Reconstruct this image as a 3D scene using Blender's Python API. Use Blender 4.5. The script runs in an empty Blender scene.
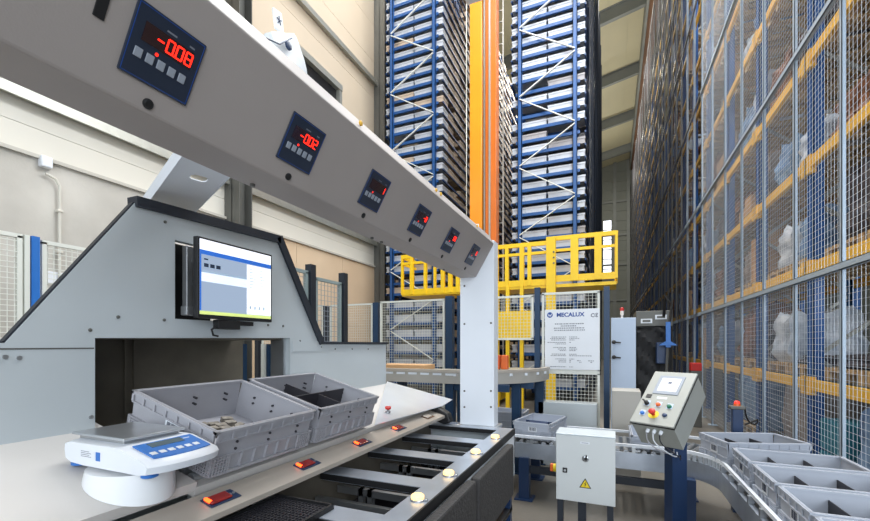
import bpy, bmesh, math, random
from mathutils import Vector, Matrix
from math import sin, cos, pi, radians as R
random.seed(7)
sc = bpy.context.scene
col = sc.collection
TH = math.atan(176/415); CT, ST = cos(TH), sin(TH); H = 1.55; F = 415.0

# ------------------------------------------------------------ camera
cd = bpy.data.cameras.new('camera'); cam = bpy.data.objects.new('camera', cd); col.objects.link(cam)
cam.location = (0, 0, H); cam.rotation_euler = (pi/2, 0, TH)
cd.sensor_width = 36; cd.lens = F/870*36; cd.shift_y = (344-260.5)/870; cd.clip_start = .05; cd.clip_end = 300
sc.camera = cam
# measuring helpers: a photo pixel to a point on a known plane of the place
def onY(px, py, Y):
    k = (px-435)/F
    X = Y*(k*CT-ST)/(CT+k*ST)
    d = -X*ST+Y*CT
    return Vector((X, Y, H-(py-344)*d/F))
def onX(px, py, X):
    k = (px-435)/F
    Y = X*(CT+k*ST)/(k*CT-ST)
    d = -X*ST+Y*CT
    return Vector((X, Y, H-(py-344)*d/F))
def onZ(px, py, Z):
    d = (H-Z)*F/(py-344); r = (px-435)/F*d
    return Vector((r*CT-d*ST, r*ST+d*CT, Z))

# ------------------------------------------------------------ materials
def lin(c):
    return tuple((v/255/12.92 if v/255 <= .04045 else ((v/255+.055)/1.055)**2.4) for v in c)
MATS = {}
def mat(name, rgb, rough=.5, metal=0, var=.08, vs=6, bump=0, bs=40, emit=0, alpha=1, trans=0, coat=0, rgb2=None, spec=.5):
    if name in MATS: return MATS[name]
    m = bpy.data.materials.new(name); m.use_nodes = True
    nt = m.node_tree; b = nt.nodes['Principled BSDF']
    c = lin(rgb)
    b.inputs['Roughness'].default_value = rough; b.inputs['Metallic'].default_value = metal
    b.inputs['Specular IOR Level'].default_value = spec
    b.inputs['Coat Weight'].default_value = coat
    tc = nt.nodes.new('ShaderNodeTexCoord')
    nz = nt.nodes.new('ShaderNodeTexNoise'); nz.inputs['Scale'].default_value = vs; nz.inputs['Detail'].default_value = 4
    nt.links.new(tc.outputs['Object'], nz.inputs['Vector'])
    rp = nt.nodes.new('ShaderNodeValToRGB')
    rp.color_ramp.elements[0].position = .3; rp.color_ramp.elements[1].position = .7
    c2 = lin(rgb2) if rgb2 else tuple(v*(1+var) for v in c)
    rp.color_ramp.elements[0].color = (*[v*(1-(0 if rgb2 else var)) for v in c], 1); rp.color_ramp.elements[1].color = (*c2, 1)
    nt.links.new(nz.outputs['Fac'], rp.inputs['Fac']); nt.links.new(rp.outputs['Color'], b.inputs['Base Color'])
    if bump:
        n2 = nt.nodes.new('ShaderNodeTexNoise'); n2.inputs['Scale'].default_value = bs; n2.inputs['Detail'].default_value = 3
        nt.links.new(tc.outputs['Object'], n2.inputs['Vector'])
        bp = nt.nodes.new('ShaderNodeBump'); bp.inputs['Strength'].default_value = bump; bp.inputs['Distance'].default_value = .02
        nt.links.new(n2.outputs['Fac'], bp.inputs['Height']); nt.links.new(bp.outputs['Normal'], b.inputs['Normal'])
    if emit:
        b.inputs['Emission Color'].default_value = (*c, 1); b.inputs['Emission Strength'].default_value = emit
    b.inputs['Alpha'].default_value = alpha; b.inputs['Transmission Weight'].default_value = trans
    MATS[name] = m; return m
M = lambda n: MATS[n]
mat('floor', (126,121,112), .34, 0, .12, .7, .05, 30, rgb2=(96,91,84))
mat('concrete', (206,202,194), .85, 0, .06, .9, .15, 25, rgb2=(176,172,164))
mat('peach_wall', (222,198,168), .5, 0, .05, .5, .03, 8, rgb2=(205,178,148))
mat('cladding', (214,210,199), .45, 0, .05, .4)
mat('cladding_warm', (196,181,160), .45, 0, .05, .4)
mat('steel_dark', (98,98,94), .5, .3, .08, 2)
mat('galvanised', (168,168,160), .42, .6, .08, 8)
mat('roof_panel', (196,190,160), .6, 0, .06, .3)
mat('roof_steel', (120,124,122), .6, .1, .08, 1)
mat('back_wall', (118,122,116), .7, 0, .06, .6)
mat('brown', (104,72,48), .7, 0, .1, 1)
mat('window_light', (235,240,250), .5, emit=6)
mat('beam_grey', (164,156,152), .5, 0, .03, 3, .03, 220)
mat('beam_edge', (186,182,172), .5, 0, .03, 3)
mat('white_steel', (226,231,238), .45, 0, .02, 3)
mat('panel_white', (196,204,208), .38, .15, .03, 2)
mat('navy', (34,40,50), .5, 0, .08, 10)
mat('black', (22,22,24), .5, 0, .1, 10)
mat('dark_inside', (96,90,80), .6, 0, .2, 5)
mat('table_white', (208,204,200), .42, .05, .04, 2)
mat('rail_beige', (182,173,162), .42, .1, .04, 5, .02, 60)
mat('steel', (196,200,204), .28, .8, .1, 4, .03, 30)
mat('steel_satin', (186,194,206), .3, .6, .12, 5)
mat('steel_bright', (226,234,244), .28, .5, .05, 3, .12, 6)
mat('alu', (172,174,176), .35, .8, .05, 5)
mat('crate', (158,158,164), .5, 0, .04, 5)
mat('crate_light', (182,188,200), .45, 0, .04, 5)
mat('crate_dark', (48,47,52), .45, 0, .1, 5)
mat('content', (150,142,130), .7, 0, .3, 40, rgb2=(90,84,78))
mat('pad', (58,56,56), .75, 0, .12, 20, .3, 60)
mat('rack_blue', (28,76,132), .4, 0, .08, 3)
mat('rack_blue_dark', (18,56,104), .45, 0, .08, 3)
mat('post_blue', (16,52,84), .45, 0, .08, 3)
mat('frame_blue', (28,52,88), .4, 0, .08, 3)
mat('tote', (182,186,192), .5, 0, .06, 3)
mat('tote_tan', (186,168,148), .6, 0, .1, 2)
mat('tote_dark', (150,146,146), .6, 0, .1, 2)
mat('yellow', (246,204,24), .42, 0, .05, 3)
mat('mast_yellow', (228,142,30), .3, 0, .04, 2)
mat('mast_orange', (200,104,34), .3, 0, .05, 2)
mat('beam_yellow', (240,186,66), .5, 0, .08, 4)
mat('mesh_white', (220,222,214), .45, 0, .03, 2)
mat('mesh_grey', (158,166,176), .4, .2, .05, 3)
mat('pallet_blue', (24,84,150), .4, 0, .06, 3)
mat('fence_steel', (172,188,204), .45, .15, .06, 3)
mat('wire', (222,230,240), .35, .4, .05, 3)
mat('door_frame', (150,165,165), .45, 0, .05, 3)
mat('wood', (206,178,134), .75, 0, .15, 14, .2, 60, rgb2=(150,120,84))
mat('cardboard', (190,150,108), .8, 0, .1, 4)
mat('film_white', (228,234,242), .25, 0, .15, 5, .7, 14, rgb2=(160,172,190))
mat('film_blue', (150,180,214), .25, 0, .15, 5, .7, 14, rgb2=(92,120,160))
mat('film_brown', (160,148,138), .3, 0, .1, 5, .6, 12, rgb2=(130,116,106))
mat('load_dark', (44,46,58), .6, 0, .3, 8, .5, 14, rgb2=(86,78,78))
mat('load_brown', (150,98,62), .7, 0, .3, 8, .4, 14, rgb2=(80,56,44))
mat('teal', (44,120,140), .55, 0, .1, 4)
mat('red', (196,36,30), .4, 0, .05, 4)
mat('red_glow', (255,40,24), .4, emit=5)
mat('red_glow_soft', (255,50,36), .4, emit=2.2)
mat('orange_glow', (255,84,28), .4, emit=11)
mat('amber_glow', (255,206,130), .4, emit=5)
mat('red_lens', (150,28,24), .2, 0, .1, 30, coat=.5)
mat('display_navy', (34,44,62), .35, 0, .04, 8)
mat('display_glass', (46,26,30), .12, 0, .05, 8, coat=.4)
mat('button_grey', (150,158,170), .5, 0, .04, 8)
mat('print', (60,66,84), .6)
mat('blue_plastic', (40,110,190), .4, 0, .04, 6)
mat('scale_white', (226,230,236), .35, 0, .02, 5)
mat('acrylic', (234,236,238), .3, 0, .02, 5)
mat('lcd', (92,108,116), .2, 0, .04, 5)
mat('sign_white', (226,230,236), .4, 0, .02, 5)
mat('logo_blue', (24,72,150), .5)
mat('text_grey', (120,124,134), .6)
mat('cabinet', (204,208,208), .42, 0, .02, 4, .02, 200)
mat('cabinet_beige', (176,172,164), .45, 0, .03, 4)
mat('console_grey', (160,162,156), .45, 0, .03, 4, .02, 200)
mat('cabinet_blue', (188,204,226), .4, 0, .03, 3)
mat('curtain', (30,30,32), .7, 0, .2, 3, .9, 5)
mat('green', (30,110,84), .4)
mat('orange', (216,100,40), .4)
mat('tag_yellow', (236,206,40), .5)
mat('robot_white', (240,244,248), .3, 0, .02, 4)
mat('beacon_clear', (230,222,214), .3)

def screen_mat():
    m = bpy.data.materials.new('monitor_picture'); m.use_nodes = True; nt = m.node_tree; b = nt.nodes['Principled BSDF']
    b.inputs['Base Color'].default_value = (.02,.02,.03,1); b.inputs['Roughness'].default_value = .25
    b.inputs['Emission Color'].default_value = (*lin((186,208,236)), 1); b.inputs['Emission Strength'].default_value = 1.9
    return m
MATS['monitor_picture'] = screen_mat()
mat('ui_white', (236,242,250), .4, emit=2.4); mat('ui_blue', (40,96,184), .4, emit=1.9); mat('ui_dark', (36,50,70), .4, emit=1.0)
mat('ui_grey', (150,170,190), .4, emit=1.6); mat('ui_lime', (206,222,130), .4, emit=1.7); mat('ui_pale', (208,222,240), .4, emit=2.4)
def net_mat():
    m = bpy.data.materials.new('netting'); m.use_nodes = True; nt = m.node_tree; b = nt.nodes['Principled BSDF']
    b.inputs['Base Color'].default_value = (*lin((84,84,92)), 1); b.inputs['Roughness'].default_value = .9; b.inputs['Specular IOR Level'].default_value = .15
    tc = nt.nodes.new('ShaderNodeTexCoord'); mp = nt.nodes.new('ShaderNodeMapping')
    mp.inputs['Scale'].default_value = (1, 2.2, .12); nt.links.new(tc.outputs['Object'], mp.inputs['Vector'])
    nz = nt.nodes.new('ShaderNodeTexNoise'); nz.inputs['Scale'].default_value = 1.6; nz.inputs['Detail'].default_value = 5
    nt.links.new(mp.outputs['Vector'], nz.inputs['Vector'])
    mr = nt.nodes.new('ShaderNodeMapRange'); mr.inputs['From Min'].default_value = .35; mr.inputs['From Max'].default_value = .7
    mr.inputs['To Min'].default_value = .1; mr.inputs['To Max'].default_value = .62
    nt.links.new(nz.outputs['Fac'], mr.inputs['Value']); nt.links.new(mr.outputs['Result'], b.inputs['Alpha'])
    return m
MATS['netting'] = net_mat()

# ------------------------------------------------------------ object helpers
def wloc(o):
    v = Vector((0,0,0))
    while o: v = v+Vector(o.location); o = o.parent
    return v
def setp(o, label=None, cat=None, group=None, kind=None):
    if label: o['label'] = label
    if cat: o['category'] = cat
    if group: o['group'] = group
    if kind: o['kind'] = kind
    return o
def empty(name, loc, label, cat, group=None, rot=(0,0,0)):
    o = bpy.data.objects.new(name, None); o.empty_display_size = .1; col.objects.link(o)
    o.location = loc; o.rotation_euler = rot
    return setp(o, label, cat, group)
def link(name, me, m, parent=None):
    me.materials.clear()
    me.materials.append(m if not isinstance(m, str) else MATS[m])
    o = bpy.data.objects.new(name, me); col.objects.link(o)
    if parent: o.parent = parent
    return o
class MB:
    """collects shapes in place coordinates; build() turns them into one mesh object"""
    def __init__(s): s.v = []; s.f = []; s.ch = []
    def add(s, vs, fs):
        n = len(s.v); s.ch.append((n, len(s.f))); s.v += [Vector(v) for v in vs]; s.f += [[i+n for i in f] for f in fs]; return s
    def box(s, a, b):
        (x0,y0,z0),(x1,y1,z1) = a, b
        x0,x1 = min(x0,x1),max(x0,x1); y0,y1 = min(y0,y1),max(y0,y1); z0,z1 = min(z0,z1),max(z0,z1)
        return s.add([(x0,y0,z0),(x1,y0,z0),(x1,y1,z0),(x0,y1,z0),(x0,y0,z1),(x1,y0,z1),(x1,y1,z1),(x0,y1,z1)],
              [(0,3,2,1),(4,5,6,7),(0,1,5,4),(1,2,6,5),(2,3,7,6),(3,0,4,7)])
    def bx(s, c, d): return s.box([c[i]-d[i]/2 for i in range(3)], [c[i]+d[i]/2 for i in range(3)])
    def cbox(s, a, b, e=.004):   # box with chamfered edges
        lo = [min(a[i],b[i]) for i in range(3)]; hi = [max(a[i],b[i]) for i in range(3)]
        bm = bmesh.new(); bmesh.ops.create_cube(bm, size=1)
        for v in bm.verts:
            v.co = Vector([(lo[i]+hi[i])/2+v.co[i]*(hi[i]-lo[i]) for i in range(3)])
        bmesh.ops.bevel(bm, geom=bm.edges[:], offset=min(e, .45*min(hi[i]-lo[i] for i in range(3))), segments=2, affect='EDGES', profile=.5)
        s.frombm(bm); return s
    def frombm(s, bm):
        bm.verts.index_update()
        s.add([v.co.copy() for v in bm.verts], [[v.index for v in f.verts] for f in bm.faces]); bm.free(); return s
    def bar(s, p, q, w, h, up=(0,0,1)):
        p, q = Vector(p), Vector(q); t = (q-p).normalized(); u = Vector(up)
        if abs(t.dot(u)) > .98: u = Vector((1,0,0))
        a = t.cross(u).normalized(); b = a.cross(t).normalized(); a, b = a*w/2, b*h/2
        return s.add([p-a-b,p+a-b,p+a+b,p-a+b,q-a-b,q+a-b,q+a+b,q-a+b],
              [(0,1,2,3),(7,6,5,4),(0,4,5,1),(1,5,6,2),(2,6,7,3),(3,7,4,0)])
    def tube(s, pts, r, n=8, cap=True, r2=None):
        pts = [Vector(p) for p in pts]; rings = []; base = len(s.v); prev = None; s.ch.append((base, len(s.f)))
        for i, p in enumerate(pts):
            t = (pts[min(i+1,len(pts)-1)]-pts[max(i-1,0)]).normalized()
            u = Vector((0,0,1)) if abs(t.z) < .95 else Vector((1,0,0))
            if prev is not None and (prev - t*prev.dot(t)).length > .1: a = (prev - t*prev.dot(t)).normalized()
            else: a = t.cross(u).normalized()
            prev = a; b = t.cross(a)
            rr = r if r2 is None else r+(r2-r)*i/(len(pts)-1)
            s.v += [p+a*rr*cos(2*pi*k/n)+b*rr*sin(2*pi*k/n) for k in range(n)]
        for i in range(len(pts)-1):
            for k in range(n):
                s.f.append([base+i*n+k, base+i*n+(k+1)%n, base+(i+1)*n+(k+1)%n, base+(i+1)*n+k])
        if cap:
            s.f.append([base+k for k in range(n)][::-1]); s.f.append([base+(len(pts)-1)*n+k for k in range(n)])
        return s
    def lathe(s, c, prof, n=24, axis='z'):
        base = len(s.v); c = Vector(c); s.ch.append((base, len(s.f)))
        for (r, z) in prof:
            for k in range(n):
                x, y = r*cos(2*pi*k/n), r*sin(2*pi*k/n)
                s.v.append(c+(Vector((x,y,z)) if axis == 'z' else Vector((z,x,y)) if axis == 'x' else Vector((x,-z,y)) if axis=='-y' else Vector((y,z,x))))
        for i in range(len(prof)-1):
            for k in range(n):
                s.f.append([base+i*n+k, base+i*n+(k+1)%n, base+(i+1)*n+(k+1)%n, base+(i+1)*n+k])
        s.f.append([base+k for k in range(n)][::-1]); s.f.append([base+(len(prof)-1)*n+k for k in range(n)])
        return s
    def prism(s, poly, vec):     # closed polygon (3D points) pushed along vec
        n = len(poly); p = [Vector(a) for a in poly]; q = [a+Vector(vec) for a in p]
        return s.add(p+q, [list(range(n))[::-1], list(range(n,2*n))]+[[i,(i+1)%n,(i+1)%n+n,i+n] for i in range(n)])
    def xf(s, mtx, start=0):
        for i in range(start, len(s.v)): s.v[i] = mtx @ s.v[i]
        return s
    def pieces(s):
        n = len(s.ch); bb = []
        for i,(a,fa) in enumerate(s.ch):
            e = s.ch[i+1][0] if i+1 < n else len(s.v); vs = s.v[a:e]
            lo = [min(v[k] for v in vs) for k in range(3)]; hi = [max(v[k] for v in vs) for k in range(3)]
            bb.append((lo, hi, max(hi[k]-lo[k] for k in range(3))))
        par = list(range(n))
        def fd(i):
            while par[i] != i: i = par[i]
            return i
        for i in range(n):
            for j in range(i):
                g = sum(max(0, bb[i][0][k]-bb[j][1][k], bb[j][0][k]-bb[i][1][k])**2 for k in range(3))**.5
                if g <= max(.02, .5*max(bb[i][2], bb[j][2])): par[fd(i)] = fd(j)
        out = {}
        for i in range(n): out.setdefault(fd(i), []).append(i)
        return list(out.values())
    def build(s, name, m, parent=None, label=None, smooth=False, bevel=0, **kw):
        if parent is not None and 1 < len(s.ch) <= 130 and kw.get('kind') is None and not any(w in name for w in ('mesh','print','mark','logo','text','strokes','netting','curtain','barcode')):
            pc = s.pieces()
            if len(pc) > 1:
                n = len(s.ch); r = None
                for g in pc:
                    q = MB()
                    for i in g:
                        a, fa = s.ch[i]; e = s.ch[i+1][0] if i+1 < n else len(s.v); fe = s.ch[i+1][1] if i+1 < n else len(s.f)
                        q.ch.append((len(q.v), len(q.f))); d = len(q.v)-a; q.v += s.v[a:e]; q.f += [[k+d for k in f] for f in s.f[fa:fe]]
                    o = q._build(name, m, parent, label, smooth, bevel, **kw); r = r or o
                return r
        return s._build(name, m, parent, label, smooth, bevel, **kw)
    def _build(s, name, m, parent=None, label=None, smooth=False, bevel=0, **kw):
        me = bpy.data.meshes.new(name)
        if parent is not None: off = wloc(parent)
        elif s.v:
            xs = [v.x for v in s.v]; ys = [v.y for v in s.v]; zs = [v.z for v in s.v]
            off = Vector(((min(xs)+max(xs))/2, (min(ys)+max(ys))/2, min(zs)))
        else: off = Vector((0,0,0))
        me.from_pydata([v-off for v in s.v], [], s.f)
        bm = bmesh.new(); bm.from_mesh(me); bmesh.ops.recalc_face_normals(bm, faces=bm.faces[:]); bm.to_mesh(me); bm.free()
        me.update()
        if smooth:
            for p in me.polygons: p.use_smooth = True
            if hasattr(me, 'set_sharp_from_angle'): me.set_sharp_from_angle(angle=R(38))
        o = link(name, me, m, parent)
        if parent is None: o.location = off
        if bevel:
            md = o.modifiers.new('edge', 'BEVEL'); md.width = bevel; md.segments = 2; md.limit_method = 'ANGLE'
        return setp(o, label, kw.get('cat'), kw.get('group'), kw.get('kind'))
def copy_tree(o, parent=None):
    c = o.copy(); col.objects.link(c); c.parent = parent
    for ch in list(o.children): copy_tree(ch, c)
    return c
def plate_holes(outer, holes, axis_to3, thick):
    """flat plate with holes; outer/holes are 2D loops, axis_to3 maps (a,b,t) to 3D"""
    bm = bmesh.new(); es = []
    for lp in [outer]+holes:
        vs = [bm.verts.new((a,b,0)) for a,b in lp]
        es += [bm.edges.new((vs[i],vs[(i+1)%len(vs)])) for i in range(len(vs))]
    bmesh.ops.triangle_fill(bm, use_beauty=True, use_dissolve=False, edges=es)
    r = bmesh.ops.extrude_face_region(bm, geom=bm.faces[:])
    for v in [g for g in r['geom'] if isinstance(g, bmesh.types.BMVert)]: v.co.z += thick
    mb = MB(); mb.frombm(bm)
    mb.v = [Vector(axis_to3(v.x, v.y, v.z)) for v in mb.v]
    return mb
def text(name, s, size, m, parent, mtx, depth=.0006, align='CENTER', label=None):
    cu = bpy.data.curves.new(name, 'FONT'); cu.body = s; cu.size = size; cu.extrude = depth; cu.align_x = align; cu.align_y = 'CENTER'; cu.offset = size*.035
    t = bpy.data.objects.new(name, cu); col.objects.link(t)
    dg = bpy.context.evaluated_depsgraph_get(); dg.update()
    me = bpy.data.meshes.new_from_object(t.evaluated_get(dg))
    bpy.data.objects.remove(t)
    off = wloc(parent)
    me.transform(Matrix.Translation(-off) @ mtx)
    return setp(link(name, me, m, parent), label)
def frame_mtx(o, ux, uy):     # local x->ux, y->uy at origin o
    ux, uy = Vector(ux).normalized(), Vector(uy).normalized(); uz = ux.cross(uy)
    m = Matrix((( ux.x, uy.x, uz.x, o[0]), (ux.y, uy.y, uz.y, o[1]), (ux.z, uy.z, uz.z, o[2]), (0,0,0,1)))
    return m
SEG = {'0':'abcdef','1':'bc','2':'abged','3':'abgcd','4':'fgbc','5':'afgcd','6':'afgedc','7':'abc','8':'abcdefg','9':'abcdfg','-':'g','L':'def'}
def seven(mb, s, h, mtx):
    w = h*.55; t = h*.13; x = 0
    P = {'a':((0,h),(w,h)),'b':((w,h),(w,h/2)),'c':((w,h/2),(w,0)),'d':((0,0),(w,0)),'e':((0,0),(0,h/2)),'f':((0,h/2),(0,h)),'g':((0,h/2),(w,h/2))}
    for ch in s:
        if ch == '.':
            st = len(mb.v); mb.box((x-w*.25-t*.6,-t/2,0),(x-w*.25+t*.6,t/2,.001)); mb.xf(mtx, st); continue
        for g in SEG[ch]:
            (a,b),(c,d) = P[g]; st = len(mb.v)
            mb.bar((x+a,b,.0005),(x+c,d,.0005),t,.001); mb.xf(mtx, st)
        x += w*1.5
def ordw(n): return ['first','second','third','fourth','fifth','sixth','seventh','eighth','ninth','tenth','eleventh','twelfth'][n]
# ================================================================ THE HALL
ST_ = dict(kind='structure')
YB, Y0, XL, XR = 46.0, -8.0, -7.5, 7.0
MB().box((XL-.3, Y0, -.2), (XR+.3, YB+.3, 0)).build('floor', 'floor', **ST_)
def roofz(x): return 19.85+.2*x
# left wall: low concrete part, peach panels past the first column, cladding above
MB().box((XL-.25, Y0, 0), (XL, 6.5, 4.18)).build('wall_left', 'concrete', **ST_)
mb = MB()
y = 6.5
while y < YB:
    for z0, z1 in ((0,2.1),(2.11,4.18)):
        mb.box((XL-.25, y+.006, z0), (XL, min(y+2.0, YB)-.006, z1))
    y += 2.0
mb.box((XL-.26, 6.5, 0), (XL-.02, YB, 4.17))
mb.build('wall_left', 'peach_wall', **ST_)
for (z0, z1, mt) in ((4.22, 5.0, 'cladding'), (5.0, 20.0, 'cladding_warm')):
    mb = MB()
    zz = z0
    while zz < z1-.01:
        zt = min(zz+.39 if z1 < 6 else zz+1.25, z1)
        mb.box((XL-.2, Y0, zz+.004), (XL-.02, YB, zt-.004)); zz = zt
    mb.box((XL-.22, Y0, z0), (XL-.035, YB, z1))
    mb.build('wall_left', mt, **ST_)
MB().box((XL-.25, Y0, 4.18), (XL+.05, YB, 4.23)).build('trim_1', 'beam_edge', **ST_)
for i, z in enumerate((5.0, 6.9, 10.5, 13.8)):
    mb = MB(); mb.box((XL, Y0, z-.07), (XL+.12, YB, z+.07)); mb.box((XL+.1, Y0, z-.1), (XL+.14, YB, z-.03))
    mb.build('trim_%d' % (i+2), 'galvanised', **ST_)
# columns carrying the roof (I sections)
def icol(x, y, z1, mt, w=.34, d=.30):
    mb = MB()
    mb.box((x-w/2, y-d/2, 0), (x+w/2, y-d/2+.02, z1)); mb.box((x-w/2, y+d/2-.02, 0), (x+w/2, y+d/2, z1)); mb.box((x-.01, y-d/2, 0), (x+.01, y+d/2, z1))
    mb.box((x-w/2-.05, y-d/2-.05, 0), (x+w/2+.05, y+d/2+.05, .03))
    return mb.build('column', mt, **ST_)
for k in range(-1, 8):
    icol(XL+.2, .5+6*k, roofz(XL)-.5, 'steel_dark' if k != 2 else 'steel_dark', .42, .34)
# roof sheets and frames
ridge = 6.8
for k in range(-1, 8):
    y = .5+6*k
    mb = MB()
    for (xa, xb) in ((XL, ridge),):
        za, zb = roofz(xa), roofz(xb)
        mb.prism([(xa,y-.12,za-.75),(xb,y-.12,zb-.75),(xb,y-.12,zb-.7),(xa,y-.12,za-.7)], (0,.24,0))
        mb.prism([(xa,y-.12,za-.05),(xb,y-.12,zb-.05),(xb,y-.12,zb),(xa,y-.12,za)], (0,.24,0))
        mb.prism([(xa,y-.02,za-.7),(xb,y-.02,zb-.7),(xb,y-.02,zb-.05),(xa,y-.02,za-.05)], (0,.04,0))
    mb.build('roof_frame', 'roof_steel', **ST_)
mb = MB()
for k in range(-2, 8):
    y = max(.5+6*k, Y0)
    x = XL
    while x < XR:
        x2 = min(x+1.05, XR)
        mb.prism([(x,y,roofz(x)),(x2-.01,y,roofz(x2)),(x2-.01,y,roofz(x2)+.1),(x,y,roofz(x)+.1)], (0,min(5.99,YB-y),0)); x = x2
mb.prism([(XL,Y0,roofz(XL)+.05),(XR,Y0,roofz(XR)+.05),(XR,Y0,roofz(XR)+.14),(XL,Y0,roofz(XL)+.14)], (0,YB-Y0,0))
mb.build('ceiling', 'roof_panel', **ST_)
mb = MB(); mb.box((1.8, Y0, 19.0), (2.3, YB, 20.1)); mb.build('trim_6', 'brown', **ST_)
mb = MB(); mb.box((1.68, Y0, 18.95), (1.8, YB, 20.0)); mb.build('trim_7', 'roof_steel', **ST_)
# lattice girders across the aisle far up, seen between mast and right rack
for i, y in enumerate((27.0, 33.0)):
    mb = MB(); za, zb = 15.6, 17.2
    mb.bar((XL,y,za),(-2.6,y,za),.14,.14); mb.bar((XL,y,zb),(-2.6,y,zb),.14,.14)
    for k in range(5):
        x = XL+k*.98
        mb.bar((x,y,za),(x+.49,y,zb),.08,.08); mb.bar((x+.49,y,zb),(x+.98,y,za),.08,.08)
    mb.build('trim_%d' % (20+i), 'roof_steel', **ST_)
# back wall with horizontal rails, one bright upright window strip
mb = MB()
wx0, wx1, wz0, wz1 = -.72, .02, 8.2, 14.2
def wallpiece(x0, x1, z0, z1):
    z = z0
    while z < z1-.01:
        zt = min(z+1.0, z1); mb.box((x0, YB, z+.02), (x1, YB+.2, zt)); z = zt
wallpiece(XL, wx0, 0, 20.5); wallpiece(wx1, XR, 0, 20.5); wallpiece(wx0, wx1, 0, wz0); wallpiece(wx0, wx1, wz1, 20.5)
mb.box((XL, YB+.1, 0), (wx0, YB+.2, 20.5)); mb.box((wx1, YB+.1, 0), (XR, YB+.2, 20.5))
mb.build('wall_back', 'back_wall', **ST_)
for k, x in enumerate((.35, 1.6, 3.2)):
    MB().box((x-.15, YB-.3, 0), (x+.15, YB, 20)).build('trim_%d' % (8+k), 'roof_steel', **ST_)
for z in (3, 6, 9.6, 12.6, 16):
    MB().box((-3, YB-.12, z-.1), (3.4, YB-.02, z+.1)).build('trim_12', 'roof_steel', **ST_)
w = MB().box((wx0, YB+.02, wz0), (wx1, YB+.06, wz1)).build('window_1', 'window_light', **ST_)
mb = MB()
for k in range(7): mb.box((wx0-.02, YB-.06, wz0+k*1.0-.04), (wx1+.02, YB+.01, wz0+k*1.0+.04))
mb.build('window_frame', 'roof_steel', w)
MB().box((XR, 4.0, 0), (XR+.25, YB, 21.2)).build('wall_right', 'back_wall', **ST_)

# ---- wall fittings
# conduit with junction box
t = empty('wall_conduit', onX(60,236,XL+.0), 'thin white conduit pipe running up the grey concrete wall to a small box', 'conduit')
p1, p2 = onX(60,178,XL+.06), onX(60,262,XL+.06)
c = onX(46,165,XL+.06)
mb = MB(); mb.tube([(XL+.05,p1.y,2.0),(XL+.05,p1.y,p1.z-.12),(XL+.05,p1.y-.05,p1.z-.03),(XL+.05,p1.y-.14,p1.z)], .02, 8)
mb.tube([(XL+.05,p1.y-.14,p1.z),(XL+.05,c.y,p1.z)], .02, 8)
mb.build('pipe', 'cladding', t, smooth=True)
mb = MB()
for z in (2.3, 2.9, 3.5): mb.cbox((XL,p1.y-.035,z-.02),(XL+.08,p1.y+.035,z+.02), .01)
mb.build('clip', 'cladding', t)
MB().cbox((XL+.0,c.y-.07,c.z-.04),(XL+.1,c.y+.07,c.z+.12),.02).build('junction_box', 'sign_white', t)
# small sign plate seen through the fence at the left
a = onX(40,270,XL+.02); b = onX(58,284,XL+.02)
mb = MB().cbox((XL+.0,a.y,b.z),(XL+.03,b.y+.1,a.z),.006)
mb.build('wall_plate', 'sign_white', label='small white plate on the concrete wall behind the white mesh fence', cat='plate')
# slotted hatch on the wall, upper left behind the beam
a = onX(303,62,XL+.05); b = onX(337,82,XL+.05)
t = empty('wall_hatch', (XL+.05,a.y,onX(322,66,XL).z), 'long dark slot hatch with steel frame high on the beige wall', 'hatch')
z = onX(318,84,XL).z
MB().box((XL-.01,a.y,z-.2),(XL+.04,b.y,z+.25)).build('slot', 'black', t)
mb = MB(); mb.box((XL,a.y-.35,z+.25),(XL+.18,b.y+.1,z+.42)); mb.box((XL,a.y-.35,z-.42),(XL+.2,b.y+.1,z-.2)); mb.box((XL,b.y-.02,z-.42),(XL+.16,b.y+.1,z+.42))
mb.build('frame', 'galvanised', t)
# hanging lamps added out of view to light the work area from above
def added_hanging_lamp(x, y, z, lab, watts, colr, size=(2.4,.5)):
    t = empty('added_ceiling_light', (x,y,z), lab, 'light', 'linear lights added above the picking area')
    MB().box((x-size[0]/2,y-size[1]/2,z),(x+size[0]/2,y+size[1]/2,z+.1)).build('housing', 'white_steel', t)
    mb = MB()
    for s in (-1,1): mb.tube([(x+s*size[0]*.4,y,z+.1),(x+s*size[0]*.4,y,roofz(x)-.02)],.008,5)
    mb.build('suspension_wire', 'steel', t)
    ld = bpy.data.lights.new('lamp','AREA'); ld.shape = 'RECTANGLE'; ld.size, ld.size_y = size[0]*.95, size[1]*.9; ld.energy = watts; ld.color = colr
    lo = bpy.data.objects.new('lamp', ld); col.objects.link(lo); lo.location = (x,y,z-.01); return lo
for (x, y) in ((-3.6,-1.2),(.6,-1.2),(-5.2,3.2),(-1.4,7.5),(.9,2.6)):
    added_hanging_lamp(x, y, 8.2, 'long white linear light added out of view, high above the picking area', 110, (1,.97,.92))
def area(loc, rot, sx, sy, e, c):
    ld = bpy.data.lights.new('added_light','AREA'); ld.shape='RECTANGLE'; ld.size, ld.size_y, ld.energy, ld.color = sx, sy, e, c
    o = bpy.data.objects.new('added_light', ld); col.objects.link(o); o.location = loc; o.rotation_euler = rot; return o
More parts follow.
